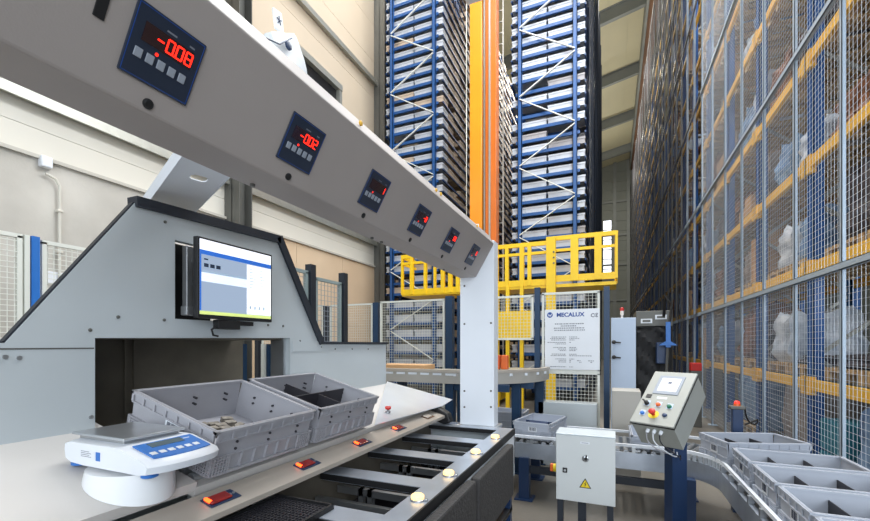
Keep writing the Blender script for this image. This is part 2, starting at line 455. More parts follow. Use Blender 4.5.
# dock-side light behind the camera first, then lights added over racks and aisles
area((1.5,Y0+.2,5), (R(82),0,0), 13, 9, 3000, (.84,.92,1))
area((4.6,-4.4,3.2), (R(84),0,R(48)), 4, 4, 620, (.86,.93,1))
area((-1.5,6.2,13.5), (R(84),0,0), 4, 2, 1000, (.93,.96,1))  # added out of view to brighten the rack fronts
area((.3,6.6,9.8), (0,R(48),0), 1.2, 6, 1500, (.93,.97,1))  # added without a fitting to brighten the goods behind the fence
for y_ in (5.5,8.3,11.2):  # point lights added beyond the pallet rack to brighten its goods
    ld = bpy.data.lights.new('lamp','POINT'); ld.energy = 800; ld.shadow_soft_size = .35; ld.color = (.95,.97,1)
    lo = bpy.data.objects.new('lamp', ld); col.objects.link(lo); lo.location = (4.8,y_,9.0)
for y_ in (17,24,31,38):  # point lights added high up to brighten the roof panels
    ld = bpy.data.lights.new('lamp','POINT'); ld.energy = 900; ld.shadow_soft_size = .35; ld.color = (1,.96,.86)
    lo = bpy.data.objects.new('lamp', ld); col.objects.link(lo); lo.location = (.5,y_,15.5)
area((-3.4,8.6,18.2), (0,0,0), 3, 4, 2600, (.95,.97,1))  # from here on, lights added under the roof to fill the aisles
area((1.2,6.0,18.6), (0,0,0), 2.4, 9, 3000, (.92,.96,1))
area((-3.2,24,15.2), (0,0,0), 2, 14, 2600, (1,.97,.9))
area((.6,30,18.4), (0,0,0), 1.2, 20, 2600, (1,.97,.88))
area((-6.9,10.4,17.0), (0,R(0),0), .8, 3, 1200, (1,.93,.82))
w = bpy.data.worlds.new('world'); sc.world = w; w.use_nodes = True
bg = w.node_tree.nodes['Background']; bg.inputs[0].default_value = (.78,.88,1,1); bg.inputs[1].default_value = .5
# ================================================================ TALL TOTE RACKS
def tote_mesh(m, lx=.94, ly=.44, h=.175):
    mb = MB()
    mb.box((-lx/2+.012,-ly/2+.012,0),(lx/2-.012,ly/2-.012,h-.03))
    mb.box((-lx/2,-ly/2,h-.045),(lx/2,ly/2,h))
    for k in range(6):
        x = -lx/2+.03+k*(lx-.06)/5
        mb.box((x-.008,-ly/2,.01),(x+.008,ly/2,h-.04))
    mb.box((-lx/2,-ly/2,0),(lx/2,ly/2,.02))
    return mb
PIT, LV0 = .33, .42
def LZ(l): return .42+.45*l if l < 6 else 3.12+.33*(l-6)
def tall_rack(x0, x1, side, lab, tlab, grp, mts):
    """x0..x1 upright frame; side = +1 when totes overhang seen at x1"""
    YF = 11.3
    t = empty('tote_rack', ((x0+x1)/2, YF, 0), lab, 'rack')
    HT = 15.2; n = 41
    for x in (x0, x1):
        mb = MB(); mb.box((x-.055,YF-.05,0),(x+.055,YF-.03,HT)); mb.box((x-.055,YF-.05,0),(x-.04,YF+.05,HT)); mb.box((x+.04,YF-.05,0),(x+.055,YF+.05,HT))
        mb.box((x-.1,YF-.09,0),(x+.1,YF+.09,.015))
        mb.build('upright', 'rack_blue', t)
    # zigzag bracing of the front frame
    z, st = (.18,.91) if x0 < -4 else (.75,.935); k = 0
    while z < HT-1.2:
        a, b = (x0, x1) if k % 2 == 0 else (x1, x0)
        MB().bar((a,YF-.065,z),(b,YF-.065,z+st-.06),.02,.05,up=(0,1,0)).build('brace', 'mesh_white', t)
        z += st; k += 1
    for l in range(n):
        z = LZ(l)
        MB().box((x0-.12,YF+.02,z-.085),(x1+.12,YF+.07,z-.005)).build('beam', 'rack_blue', t)
    # frames further down the aisle
    mb = MB(); y = YF+.55
    while y < 27:
        for x in (x0, x1): mb.box((x-.05,y-.025,0),(x+.05,y+.025,HT))
        for l in range(0, n): mb.box((x0,y-.02,LZ(l)-.085),(x1,y+.02,LZ(l)-.02))
        y += 1.5
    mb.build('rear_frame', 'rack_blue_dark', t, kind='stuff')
    mb = MB()
    for l in range(n):
        z = LZ(l)
        for x in (x0-.25, x1+.25): mb.box((x-.02,YF+.08,z-.05),(x+.02,27,z-.005))
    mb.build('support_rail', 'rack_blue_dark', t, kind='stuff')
    cx = (x0+x1)/2
    protos = []
    for mtn in mts:
        p = tote_mesh(mtn).build('storage_tote', mtn, label=tlab, cat='tote', group=grp); protos.append(p)
    me_lx = .94
    xs = (cx-.485, cx+.485)
    first = {}
    def put(x, y, z, p):
        if p not in first: first[p] = 1; o = p
        else: o = p.copy(); col.objects.link(o)
        o.location = (x, y, z); o.rotation_euler = (0, 0, random.uniform(-.006,.006)); o.scale.z = 1.25 if z < 3 else 1
    cnt = 0
    for l in range(36):
        for i, x in enumerate(xs):
            if random.random() < .05 and l > 3: continue
            put(x+random.uniform(-.01,.01), YF+.3, LZ(l), protos[0] if random.random() < .93 else protos[1]); cnt += 1
    xa = xs[1] if side > 0 else xs[0]
    b = 1
    while cnt < 148:
        for l in range(34):
            if random.random() < .08: continue
            put(xa+random.uniform(-.02,.02), YF+.3+b*.5, LZ(l), protos[1]); cnt += 1
        b += 1
    mb = MB(); y = YF+.3+b*.5
    while y < 26.8:
        for l in range(n):
            if random.random() < .07: continue
            z = LZ(l); o = random.uniform(-.04,.04)
            mb.box((xa-.3+o,y-.2,z),(xa+.47+o,y+.2,z+.175))
        y += .5
    # behind the front row the inner positions, kept simple
    for l in range(n):
        z = LZ(l)
        for k in range(1,5): mb.box((cx-.9,YF+.1+k*.5,z),(cx-.05,YF+.5+k*.5,z+.175))
    mb.build('storage_tote', mts[1], label=tlab.replace('at the front', 'deeper in the aisle'), cat='tote', group=grp+', further back', kind='stuff')
tall_rack(-6.24, -4.82, 1, 'tall blue steel rack of totes between the dark wall column and the orange mast',
          'long grey-white storage tote on a shelf of the tall rack beside the dark wall column', 'totes in the rack by the wall column', ('tote','tote_tan'))
tall_rack(-2.28, -.857, 1, 'tall blue steel rack of totes behind the access platform with the corner turn',
          'long grey-white storage tote on a shelf of the tall rack hung with black net', 'totes in the rack hung with black net', ('tote','tote_dark'))
# black safety net hanging on the aisle side of the right rack
mb = MB()
X = -.5
for k in range(22): mb.box((X-.006,11.4+k*.55,.0),(X+.006,11.425+k*.55,15.2))
for k in range(26): mb.bar((X,11.4,.5+k*.57),(X,23.3,.5+k*.57+random.uniform(-.05,.05)),.01,.01)
for k in range(30):
    y = 11.4+random.random()*11
    mb.tube([(X+.03,y,.2+3*j+random.random()) if j==0 else (X+.03+random.uniform(0,.05),y+random.uniform(-.3,.3),.2+3*j) for j in range(6)], .015, 4)
mb.build('safety_net', 'navy', label='black safety net hanging down the side of the tall rack behind the yellow platform', cat='net')

# ================================================================ STACKER CRANE
t = empty('stacker_crane', (-3.1,10.6,0), 'yellow and orange stacker crane mast standing in the aisle between the tall racks', 'crane')
Y = 10.5
mb = MB(); mb.cbox((-3.452,Y,.4),(-3.125,Y+.3,16.5),.012); mb.build('mast', 'mast_yellow', t, label='yellow mast column')
mb = MB(); mb.cbox((-3.03,Y+.02,.4),(-2.74,Y+.32,16.5),.012); mb.build('mast', 'mast_orange', t, label='orange mast column')
mb = MB(); mb.box((-2.93,Y-.02,.4),(-2.885,Y+.02,16.5)); mb.box((-3.1,Y+.1,.4),(-3.06,Y+.2,16.5)); mb.build('guide_rail', 'galvanised', t)
mb = MB(); mb.tube([(-3.6,Y+.2,.5),(-3.6,Y+.2,16.5)],.012,6); mb.build('cable', 'black', t)
mb = MB(); mb.tube([(-3.56,Y+.05,.5),(-3.56,Y+.05,16.5)],.012,6); mb.build('cable', 'galvanised', t)
mb = MB()
for x in (-2.80,-2.66): mb.bar((x,Y+.45,.42),(x,Y+.45,16.4),.03,.03)
mb.build('ladder_rail', 'galvanised', t)
for k in range(53): MB().bar((-2.80,Y+.45,.6+k*.3),(-2.66,Y+.45,.6+k*.3),.022,.022).build('ladder_rung', 'galvanised', t)
MB().cbox((-3.7,Y-.12,.1),(-2.6,Y+1.1,.42),.02).build('base', 'yellow', t)
mb = MB()
for z in (4.1, 4.55): mb.box((-3.42,Y-.003,z),(-3.2,Y+.003,z+.16))
mb.build('notice', 'sign_white', t, label='small white stickers')
for y in (Y+.1,Y+.9): MB().lathe((-3.2,y,.13),[(.13,0),(.13,.08)],16,'x').build('wheel', 'steel_dark', t)
MB().box((-3.12,8.5,0),(-3.02,27,.04)).build('floor_rail', 'steel', label='steel floor rail in the aisle under the crane mast', cat='rail')

# ================================================================ YELLOW PLATFORM
def guard(t, P, z0, z1, posts, mids=(.55,)):
    """guard rail along polyline P (xy), deck level z0, top z1"""
    for i in range(len(P)-1):
        a, b = Vector((*P[i],0)), Vector((*P[i+1],0))
        mb = MB(); mb.bar(a+Vector((0,0,z1)), b+Vector((0,0,z1)), .06,.09); mb.build('top_rail', 'yellow', t)
        for m in mids:
            MB().bar(a+Vector((0,0,z0+(z1-z0)*m)), b+Vector((0,0,z0+(z1-z0)*m)), .04,.06).build('middle_rail', 'yellow', t)
        MB().bar(a+Vector((0,0,z0+.06)), b+Vector((0,0,z0+.06)), .03,.14).build('kick_plate', 'yellow', t)
    for (x,y,w) in posts:
        MB().box((x-w/2,y-.04,z0),(x+w/2,y+.04,z1)).build('post', 'yellow', t)
Yp = 9.4
def px(x, Y=Yp): return onY(x,300,Y).x
t = empty('access_platform', (px(540),Yp,0), 'yellow guard-railed platform with corner turn, above the fence with the notice board', 'platform')
xr = px(616.5); xl = px(494.5); xm = px(551)
zt, zd = 3.86, 2.86
guard(t, [(xl,Yp),(xm,Yp)], zd, zt-.08, [(px(496.5),Yp,.09),(px(507),Yp,.08),(px(522),Yp,.1),(px(529.5),Yp,.08)], (.78,))
guard(t, [(xm,Yp),(xr,Yp),(xr,Yp+.9)], zd+.06, zt, [(px(574.5),Yp,.16),(px(598),Yp,.14),(xr,Yp,.05),(xr,Yp+.85,.06)], (.72,))
MB().box((px(547),Yp-.14,0),(px(556.3),Yp-.04,zt+.02)).build('column', 'yellow', t)
mb = MB()
for z in (3.3,3.42,3.54): mb.lathe((px(551.7)+.06,Yp-.14,z),[(.02,0),(.02,.01)],10,'-y')
mb.build('column_bolt', 'steel_dark', t)
MB().box((xl,Yp,zd-.07),(xr,Yp+.95,zd)).build('deck', 'yellow', t)
mb = MB(); a = onY(496,312,Yp); b = onY(533,338,Yp); mb.box((a.x,Yp-.1,b.z),(b.x,Yp-.04,a.z)); mb.build('toe_panel', 'yellow', t)
mb = MB()
for p_ in (497.5, 508, 522): mb.box((px(p_)-.04,Yp-.06,0),(px(p_)+.04,Yp+.04,zd))
mb.build('leg_frame', 'yellow', t)
t = empty('access_platform', (-4.4,Yp,0), 'yellow guard-railed platform seen between the wall column and the white beam post', 'platform')
x0, x1 = px(402), px(462)
guard(t, [(x0,Yp+.8),(x0,Yp),(x1,Yp)], zd-.06, zt-.1, [(px(402.5),Yp,.05),(px(412),Yp,.09),(px(425.5),Yp,.07),(px(435),Yp,.05),(px(443),Yp,.09),(px(450.5),Yp,.1),(px(458),Yp,.09)], (.82,))
MB().box((x0,Yp,zd-.1),(x1,Yp+.9,zd-.04)).build('deck', 'yellow', t)
for p_ in (458.5,): MB().box((px(p_)-.07,Yp+.3,0),(px(p_)+.06,Yp+.42,zd-.1)).build('leg', 'yellow', t)

# ================================================================ MESH FENCES
def mesh_fill(u0, u1, z0, z1, su, sz, r, f):
    """wires in a flat frame: f(u, z, off) -> 3D"""
    mb = MB(); n = max(1, round((u1-u0)/su)); m_ = max(1, round((z1-z0)/sz))
    for i in range(1, n): u = u0+(u1-u0)*i/n; mb.bar(f(u,z0,0),f(u,z1,0),r,r,up=(.3,.7,.1))
    for j in range(1, m_): z = z0+(z1-z0)*j/m_; mb.bar(f(u0,z,r),f(u1,z,r),r,r)
    return mb
def fence_panel(t, f, u0, u1, z0, z1, mfr='mesh_white', mw='mesh_white', s=.045, r=.004, fw=.03):
    mb = MB(); mb.bar(f(u0,z0,0),f(u1,z0,0),fw,fw); mb.bar(f(u0,z1,0),f(u1,z1,0),fw,fw)
    mb.bar(f(u0+fw/2,z0,0),f(u0+fw/2,z1,0),fw,fw); mb.bar(f(u1-fw/2,z0,0),f(u1-fw/2,z1,0),fw,fw)
    p = mb.build('panel_frame', mfr, t)
    mesh_fill(u0,u1,z0,z1,s,s,r,f).build('mesh', mw, p)
def post(t, x, y, z1, m='post_blue', w=.09):
    mb = MB(); mb.box((x-w/2,y-w/2,0),(x+w/2,y+w/2,z1)); mb.box((x-w,y-w,0),(x+w,y+w,.012)); mb.build('post', m, t)
# fence carrying the white notice board
Yf = 5.7; f = lambda u,z,o: (u, Yf-o, z)
xa, xb = onY(537.5,300,Yf).x, onY(605,300,Yf).x
t = empty('mesh_fence', ((xa+xb)/2,Yf,0), 'blue-posted mesh guard carrying the white notice board', 'fence')
post(t, xa, Yf, 2.31, w=.07); post(t, xb+.02, Yf, 2.28, w=.07)
fence_panel(t, f, xa+.06, xb-.06, 1.2, 2.22); fence_panel(t, f, xa+.06, xb-.06, .12, 1.17)
xc = onY(461,300,Yf).x
t = empty('mesh_fence', ((xa+xc)/2,Yf,0), 'half-height mesh guard above the curved conveyor, between white post and notice board', 'fence')
post(t, xc, Yf, 2.25); fence_panel(t, f, xc+.06, xa-.05, 1.62, 2.2)
# fence left of the white post
Yf2 = 6.35; f2 = lambda u,z,o: (u, Yf2-o, z)
xs = [onY(p,300,Yf2).x for p in (327,376.5,450)]
t = empty('mesh_fence', ((xs[1]+xs[2])/2,Yf2,0), 'blue-posted white mesh fence in front of the tall rack by the wall column', 'fence')
post(t, xs[1], Yf2, 2.28, w=.1); post(t, xs[2], Yf2, 2.33, w=.12)
fence_panel(t, f2, xs[1]+.08, xs[2]-.09, .12, 2.28, s=.046, r=.0042)
t = empty('mesh_fence', ((xs[0]+xs[1])/2,Yf2,0), 'mesh fence on dark posts in front of the peach wall panels', 'fence')
post(t, xs[0], Yf2, 2.26, 'navy', .1)
fence_panel(t, f2, xs[0]+.07, xs[1]-.07, .12, 2.26, s=.046, r=.0042); fence_panel(t, f2, xs[0]-1.6, xs[0]-.07, .12, 2.26, s=.046, r=.0042)
post(t, xs[0]-1.7, Yf2, 2.26, 'navy', .1)
# short gate fence running away behind the control panel
Xg = -2.62; fg = lambda u,z,o: (Xg+o, u, z)
ya, yb = 3.16, 3.68
t = empty('mesh_gate', (Xg,(ya+yb)/2,0), 'narrow mesh gate between two tall dark posts behind the sloped panel end', 'gate')
post(t, Xg, ya, 2.3, 'navy', .07); post(t, Xg, yb, 2.3, 'navy', .07)
fence_panel(t, fg, ya+.05, yb-.05, .12, 2.18, 'door_frame', 'mesh_grey', s=.05, r=.004, fw=.03)
fence_panel(t, fg, ya-.32, ya-.05, .12, 2.22, 'door_frame', 'mesh_grey', s=.05, r=.004, fw=.03)
# white fence by the concrete wall
Xw = -5.6; fw_ = lambda u,z,o: (Xw+o, u, z)
yc = onX(34,300,Xw).y
t = empty('mesh_fence', (Xw,yc,0), 'white mesh fence with a bright blue post along the concrete wall', 'fence')
MB().box((Xw-.03,yc-.033,0),(Xw+.04,yc+.033,2.68)).build('post', 'blue_plastic', t)
fence_panel(t, fw_, yc+.06, yc+1.6, .12, 2.64, s=.055, r=.007, fw=.04); fence_panel(t, fw_, yc-1.6, yc-.10, .12, 2.66, s=.055, r=.007, fw=.04)
mb = MB().box((Xw-.04,yc-.085,0),(Xw+.03,yc-.045,2.68)); mb.build('post', 'mesh_white', t)
MB().box((Xw-.04,yc+1.62,0),(Xw+.03,yc+1.68,2.64)).build('post', 'mesh_white', t)

# ---- the tall fence on the right with its pallet rack behind
XF = 1.8
t = empty('rack_fence', (XF,6.5,0), 'tall galvanised mesh fence in front of the blue and yellow pallet rack', 'fence')
tiers = [(.06,2.2),(2.2,4.55),(4.55,6.9),(6.9,9.25),(9.25,11.6)]
ys = [2.59+.97*k for k in range(9)]
for i, y in enumerate(ys):
    mb = MB(); mb.box((XF-.03,y-.019,0),(XF-.024,y+.019,11.6)); mb.box((XF-.03,y-.019,0),(XF+.0,y-.015,11.6)); mb.box((XF-.03,y+.015,0),(XF+.0,y+.019,11.6))
    mb.box((XF-.08,y-.07,0),(XF+.06,y+.07,.012))
    mb.build('post', 'fence_steel', t)
fr = lambda u,z,o: (XF-.01-o, u, z)
proto = {}
for ti, (z0,z1) in enumerate(tiers):
    for i in range(len(ys)-1):
        if ti >= 2 and ys[i] < 2.6+.97*(ti-1): continue
        key = round(z1-z0,3)
        if key not in proto:
            o = mesh_fill(ys[i]+.03, ys[i+1]-.03, z0, z1, .06, .06, .0023, fr).build('mesh', 'wire', t)
            proto[key] = (o, i, ti)
        else:
            s0, i0, t0 = proto[key]; o = s0.copy(); col.objects.link(o)
            o.location = (0, ys[i]-ys[i0], z0-tiers[t0][0])
for z in (2.2, 4.55, 6.9, 9.25):
    mb = MB(); mb.box((XF-.045,2.6,z-.03),(XF-.035,10.4,z+.03)); mb.box((XF-.045,2.6,z-.03),(XF-.005,10.4,z-.024)); mb.box((XF-.045,2.6,z+.024),(XF-.005,10.4,z+.03))
    mb.build('cross_rail', 'fence_steel', t)
t = empty('rack_fence', (XF,28,0), 'far stretch of the tall rack fence, hung with grey netting up to the roof', 'fence')
y = 11.32; k = 0
while y < 45.5:
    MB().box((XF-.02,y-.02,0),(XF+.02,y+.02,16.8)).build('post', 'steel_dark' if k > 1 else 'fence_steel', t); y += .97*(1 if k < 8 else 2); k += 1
for z in (2.2,4.55,6.9,9.25,11.6,14,16.8):
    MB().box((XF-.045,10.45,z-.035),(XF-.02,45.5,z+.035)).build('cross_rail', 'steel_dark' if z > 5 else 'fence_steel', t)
mb = MB(); n = 70; m2 = 14
vs = []; fs = []
for i in range(n+1):
    for j in range(m2+1):
        y = 10.6+i*(34.8/n); vs.append((XF-.06-.05*sin(i*1.7)-.03*sin(j*2+i), y, .1+j*16.7/m2))
for i in range(n):
    for j in range(m2): fs.append((i*(m2+1)+j,(i+1)*(m2+1)+j,(i+1)*(m2+1)+j+1,i*(m2+1)+j+1))
mb.add(vs, fs); mb.build('netting', 'netting', t, smooth=True)

XRK = 2.2; XRB = 3.3
BL = [1.08, 2.43, 3.65, 4.87, 6.4, 7.7, 9.0, 10.3]
UY = [4.33+1.88*k for k in range(6)]
t = empty('pallet_rack', (2.75,8,0), 'blue and yellow pallet rack full of goods behind the galvanised mesh fence', 'rack')
def upright(t, y, z1, x):
    mb = MB(); mb.box((x-.05,y-.075,0),(x-.035,y+.075,z1)); mb.box((x-.05,y-.075,0),(x+.06,y-.06,z1)); mb.box((x-.05,y+.06,0),(x+.06,y+.075,z1))
    mb.box((x-.062,y-.03,0),(x-.05,y-.012,z1)); mb.box((x-.062,y+.012,0),(x-.05,y+.03,z1)); mb.box((x-.1,y-.1,0),(x+.1,y+.1,.015))
    return mb._build('upright', 'pallet_blue', t)
for y in UY:
    upright(t, y, 12, XRK); upright(t, y, 12, XRB)
    mb = MB(); z = .5; k = 0
    while z < 11:
        mb.bar((XRK if k%2 else XRB,y,z),(XRB if k%2 else XRK,y,z+.9),.03,.04); z += .9; k += 1
    mb.build('frame_brace', 'galvanised', t)
for z in BL:
    for i in range(5):
        for x in (XRK-.06, XRB):
            b = MB().box((x-.025,UY[i]+.05,z-.06),(x+.025,UY[i+1]-.05,z+.06)).build('beam', 'beam_yellow', t)
            if x < 3:
                mb = MB()
                for yy in (UY[i]+.03, UY[i+1]-.07): mb.box((x-.035,yy-.05,z-.12),(x+.03,yy+.09,z+.09))
                mb.build('beam_connector', 'beam_yellow', b)
t = empty('pallet_rack', (2.75,30,0), 'far stretch of the pallet rack behind the grey netting', 'rack')
mb = MB(); y = UY[5]+1.88
while y < 45:
    mb.box((XRK-.05,y-.06,0),(XRK+.05,y+.06,16)); mb.box((XRB-.05,y-.06,0),(XRB+.05,y+.06,16)); y += 1.88
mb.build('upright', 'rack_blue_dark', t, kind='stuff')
for z in BL+[11.6,12.9,14.2,15.5]:
    MB().box((XRK-.085,UY[5]+.12,z-.06),(XRK-.035,45,z+.06)).build('beam', 'beam_yellow', t)
# pallets and their loads
def pallet_mesh(lx=1.2, ly=.8):
    mb = MB()
    for k in range(5): x = 0; mb.box((-lx/2,-ly/2+k*(ly-.12)/4,.122),(lx/2,-ly/2+k*(ly-.12)/4+.12,.144))
    for k in range(3): mb.box((-lx/2+k*(lx-.1)/2,-ly/2,.1),(-lx/2+k*(lx-.1)/2+.1,ly/2,.122))
    for i in range(3):
        for j in range(3): mb.box((-lx/2+i*(lx-.12)/2,-ly/2+j*(ly-.1)/2,.022),(-lx/2+i*(lx-.12)/2+.12,-ly/2+j*(ly-.1)/2+.1,.1))
    for j in range(3): mb.box((-lx/2,-ly/2+j*(ly-.1)/2,0),(lx/2,-ly/2+j*(ly-.1)/2+.1,.022))
    return mb
def lump(lx, ly, h, amp, seed, seg=8, sag=.0):
    rnd = random.Random(seed); ph = [rnd.uniform(0,6) for _ in range(8)]
    bm = bmesh.new(); bmesh.ops.create_cube(bm, size=1)
    bmesh.ops.subdivide_edges(bm, edges=bm.edges[:], cuts=seg, use_grid_fill=True)
    for v in bm.verts:
        x,y,z = v.co; r = Vector((x,y,0)).length
        n = sin(x*9+ph[0])*sin(y*8+ph[1])+sin(z*11+ph[2]+x*5)*.7+sin((x+y)*17+ph[3])*.5+sin(z*23+ph[4]+y*9)*.4
        k = 1-sag*max(0, z+.1)
        e = 1-.10*(max(abs(x),abs(y))*2)**6*(abs(z)*2)**4
        v.co = Vector((x*lx*k*e*(1+amp*n*.5), y*ly*k*e*(1+amp*n*.5), (z+.5)*h*(1+amp*n*.6*max(0,z+.2))))
    mb = MB(); mb.frombm(bm); return mb
pal = pallet_mesh(1.0,.8)
cartons = lambda rnd: None
KINDS = [('film_white','wrapped_load','lumpy load in white film','wrapped load'),
         ('load_dark','loose_load','dark heap of bagged parts','load'),
         ('cardboard','carton_stack','stack of brown cartons','cartons'),
         ('film_blue','wrapped_load','bluish film-wrapped load','wrapped load'),
         ('load_brown','loose_load','rusty brown heap of parts','load'),
         ('film_brown','wrapped_load','brown film-wrapped load','wrapped load')]
first_p = [None]
protosL = {}
def carton_mesh(h, seed):
    rnd = random.Random(seed); mb = MB(); z = 0
    while z < h-.05:
        hh = rnd.choice((.22,.28,.3))
        for i in range(2):
            for j in range(2):
                if rnd.random() < .12 and z > .3: continue
                mb.cbox((-.46+i*.47,-.36+j*.37,z),(-.46+i*.47+.45,-.36+j*.37+.35,z+hh-.005),.008)
        z += hh
    return mb
WH = ['lowest','second','third','fourth','fifth','sixth','seventh','eighth']
def place_pallet(x, y, z, lab, grp=None, far=False):
    if first_p[0] is None:
        o = pal.build('pallet', 'wood', label=lab, cat='pallet', group=grp); first_p[0] = o; o.location = (x,y,z)
    else:
        o = first_p[0].copy(); col.objects.link(o); o.location = (x,y,z); o['label'] = lab
        if grp: o['group'] = grp
    return o
def place_load(x, y, z, kind, h, seed, lab, grp=None, sc_=(1,1)):
    mt, nm, _, cat = KINDS[kind]
    key = (kind, seed % 3)
    if key not in protosL:
        hh = 1.0
        mb = carton_mesh(.85, seed) if kind == 2 else lump(.84,.68,hh,(.14 if nm=='wrapped_load' else .26),seed,9,.12 if nm=='wrapped_load' else .35)
        o = mb.build(nm, mt, smooth=kind != 2); protosL[key] = o
    else:
        o = protosL[key].copy(); col.objects.link(o)
    o.location = (x,y,z); o.scale = (1,sc_[1],h); o.rotation_euler = (0,0,random.choice((0,pi)) if kind != 2 else 0)
    setp(o, lab, cat, grp); return o
side = ['near','far']
for b in range(5):
    for l, z in enumerate([0]+BL[:7]):
        for s in (0,1):
            yy = UY[b]+.52+s*.86; zz = z+.06 if z else .0
            if b == 0 and s == 0 and l < 1: continue
            if b <= 1 and l >= (5 if b == 0 else 6): continue
            if b == 2 and l > 7: continue
            if b == 4 and l == 0 or b == 3 and l == 0 or b == 1 and l == 0 or b == 0 and l == 0 or b == 2 and l == 0: continue
            where = ('on the floor' if l == 0 else 'on the %s beam level' % WH[l-1])
            bay = '%s rack bay, %s pallet' % (ordw(b), side[s])
            place_pallet(2.75, yy, zz, 'wooden pallet %s, %s' % (where, bay))
            gap = (BL[l]-BL[l-1] if l else BL[0])-.3
            k = (b*5+l*2+s*3+(l*l)%4) % 6
            if (b,l,s) in ((0,1,0),(0,2,1)): k = 1
            if (b,l) == (1,1): k = 0 if s else 2
            h = random.uniform(.5,.9)*gap
            if (b,l,s) == (0,1,1) or (b,l,s) == (1,1,0): h = .12; k = 1
            place_load(2.75+random.uniform(-.03,.03), yy, zz+.144, k, h, b*7+l+s, '%s %s, %s' % (KINDS[k][2], where, bay))
for b in range(4):
    for l, z in enumerate(BL+[11.6,12.9,14.2]):
        yy = UY[5]+.52+b*1.88; g = 'goods behind the grey netting'
        place_pallet(2.75, yy, z+.06, 'wooden pallet in the dim netted far stretch of the pallet rack', 'pallets behind the grey netting')
        place_load(2.75, yy, z+.204, (b+l) % 6, .8, b+l, KINDS[(b+l)%6][2]+' in the dim netted far stretch of the pallet rack', g)
# floor level goods close to the fence
def floor_load(x, y, lx, ly, h, mt, name, lab, seed, amp=.06):
    p = place_pallet(x, y, 0, 'wooden pallet on the floor under the '+lab.split(' standing')[0]); 
    o = lump(lx, ly, h, amp, seed, 10, .02).build(name, mt, smooth=True, label=lab, cat='load'); o.location = (x,y,.144)
floor_load(2.72, 8.95, .95, 1.35, .84, 'film_blue', 'wrapped_load', 'tall block in blue film standing on the floor behind the red beacon post', 3)
floor_load(2.72, 6.95, .95, .9, .86, 'film_brown', 'wrapped_load', 'brown film-wrapped block standing on the floor between two blue uprights', 5)
floor_load(2.65, 4.95, .85, .8, .82, 'film_blue', 'wrapped_load', 'film-wrapped block standing on the rack floor beside the teal crates', 8)
for k,(x,y,z) in enumerate(((2.6,5.85,0),(2.6,5.85,.36))):
    MB().cbox((x-.4,y-.26,z),(x+.4,y+.26,z+.35),.02).build('teal_crate', 'teal', label='teal plastic crate on the floor of the pallet rack, %s of two' % ('lower','upper')[k], cat='crate')
ra, rb = onY(691,363,9.0), onY(702,371,9.0)
MB().cbox((ra.x,9.0,0),(rb.x,9.2,rb.z),.01).build('steel_locker', 'steel_dark', label='dark steel locker beneath the red bin near the black curtained booth', cat='locker')
MB().cbox((ra.x,9.0,rb.z),(rb.x,9.2,ra.z),.01).build('red_bin', 'red', label='red bin near the black curtained booth, beside the galvanised fence', cat='bin')
# ================================================================ PICKING STATION (left foreground)
TI = math.atan(.2773); NI = Vector((sin(TI),0,cos(TI)))
def inc(x, y, h=0): return Vector((x, y, 1.009-(x+1.49)*.2773))+NI*h
XP = -2.1
def pan(px_, py_): p = onX(px_, py_, XP); return (p.y, p.z)
t = empty('picking_station', (-2.2,1.6,0), 'pale grey operator station with sloping panel and tilted white worktable', 'workstation')
a1, a2, a3, a4 = pan(135,203), pan(278,240), pan(320,343), pan(386,344.5)
a0 = pan(5,343)
zb = 1.10
outer = [(-.5,zb),(a4[0],zb),(a4[0],a4[1]),(a3[0],a3[1]),(a2[0],a2[1]),(a1[0],a1[1]),(a0[0],a0[1]),(-.5,a0[1])]
o1, o2 = pan(95,338), pan(290,338)
hole = [(o1[0],zb+.02),(o2[0],zb+.02),(o2[0],o2[1]),(o1[0],o1[1])]
outer = [(-.5,zb),(o1[0],zb),(o1[0],o1[1]),(o2[0],o2[1]),(o2[0],zb)]+outer[1:]
s1, s2 = pan(175,240), pan(214,321)
slot = [(s1[0],s2[1]),(s1[0]+.28,s2[1]),(s1[0]+.28,s1[1]),(s1[0],s1[1])]
mb = plate_holes(outer, [slot], lambda a,b,c: (XP-c, a, b), .04)
mb.build('front_panel', 'panel_white', t)
# dark folded trim along the panel edge
mb = MB()
def tr(p, q, w, d=.075):
    p, q = Vector((XP-.02,*p)), Vector((XP-.02,*q)); mb.bar(p, q, d, w, up=(0,0,1))
tr((a1[0]-.0,a1[1]+.008), (a2[0]+.01,a2[1]+.005), .05); tr((a2[0],a2[1]+.02), (a3[0]+.012,a3[1]), .055)
tr(a3, (a4[0],a4[1]+.012), .022); tr(a0, a1, .014, .03); tr((-.5,a0[1]), a0, .014, .03)
mb.build('edge_trim', 'navy', t, label='dark edge trim')
# carcase behind
mb = MB(); mb.box((XP-.45,-.5,0),(XP-.04,o1[0]-.0,1.0)); mb.box((XP-.45,o1[0],0),(XP-.04,3.66,1.0))
mb.box((XP-.6,-.5,1.09),(XP-.56,o1[0]-.3,a0[1]))
mb.build('carcase', 'panel_white', t)
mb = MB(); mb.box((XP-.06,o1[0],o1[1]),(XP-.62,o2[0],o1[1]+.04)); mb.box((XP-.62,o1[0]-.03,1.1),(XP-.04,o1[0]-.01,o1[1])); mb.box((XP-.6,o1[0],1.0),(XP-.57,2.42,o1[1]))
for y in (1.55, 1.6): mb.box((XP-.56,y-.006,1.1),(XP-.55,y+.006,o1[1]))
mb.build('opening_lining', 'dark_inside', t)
for p_ in (241.5, 268):
    q = onX(p_,360,-2.9); MB().box((-2.93,q.y-.03,0),(-2.87,q.y+.03,1.55)).build('frame_post', 'post_blue', t)
    MB().box((-2.93,q.y-.055,0),(-2.89,q.y-.031,1.55)).build('post_strip', 'mesh_white', t)
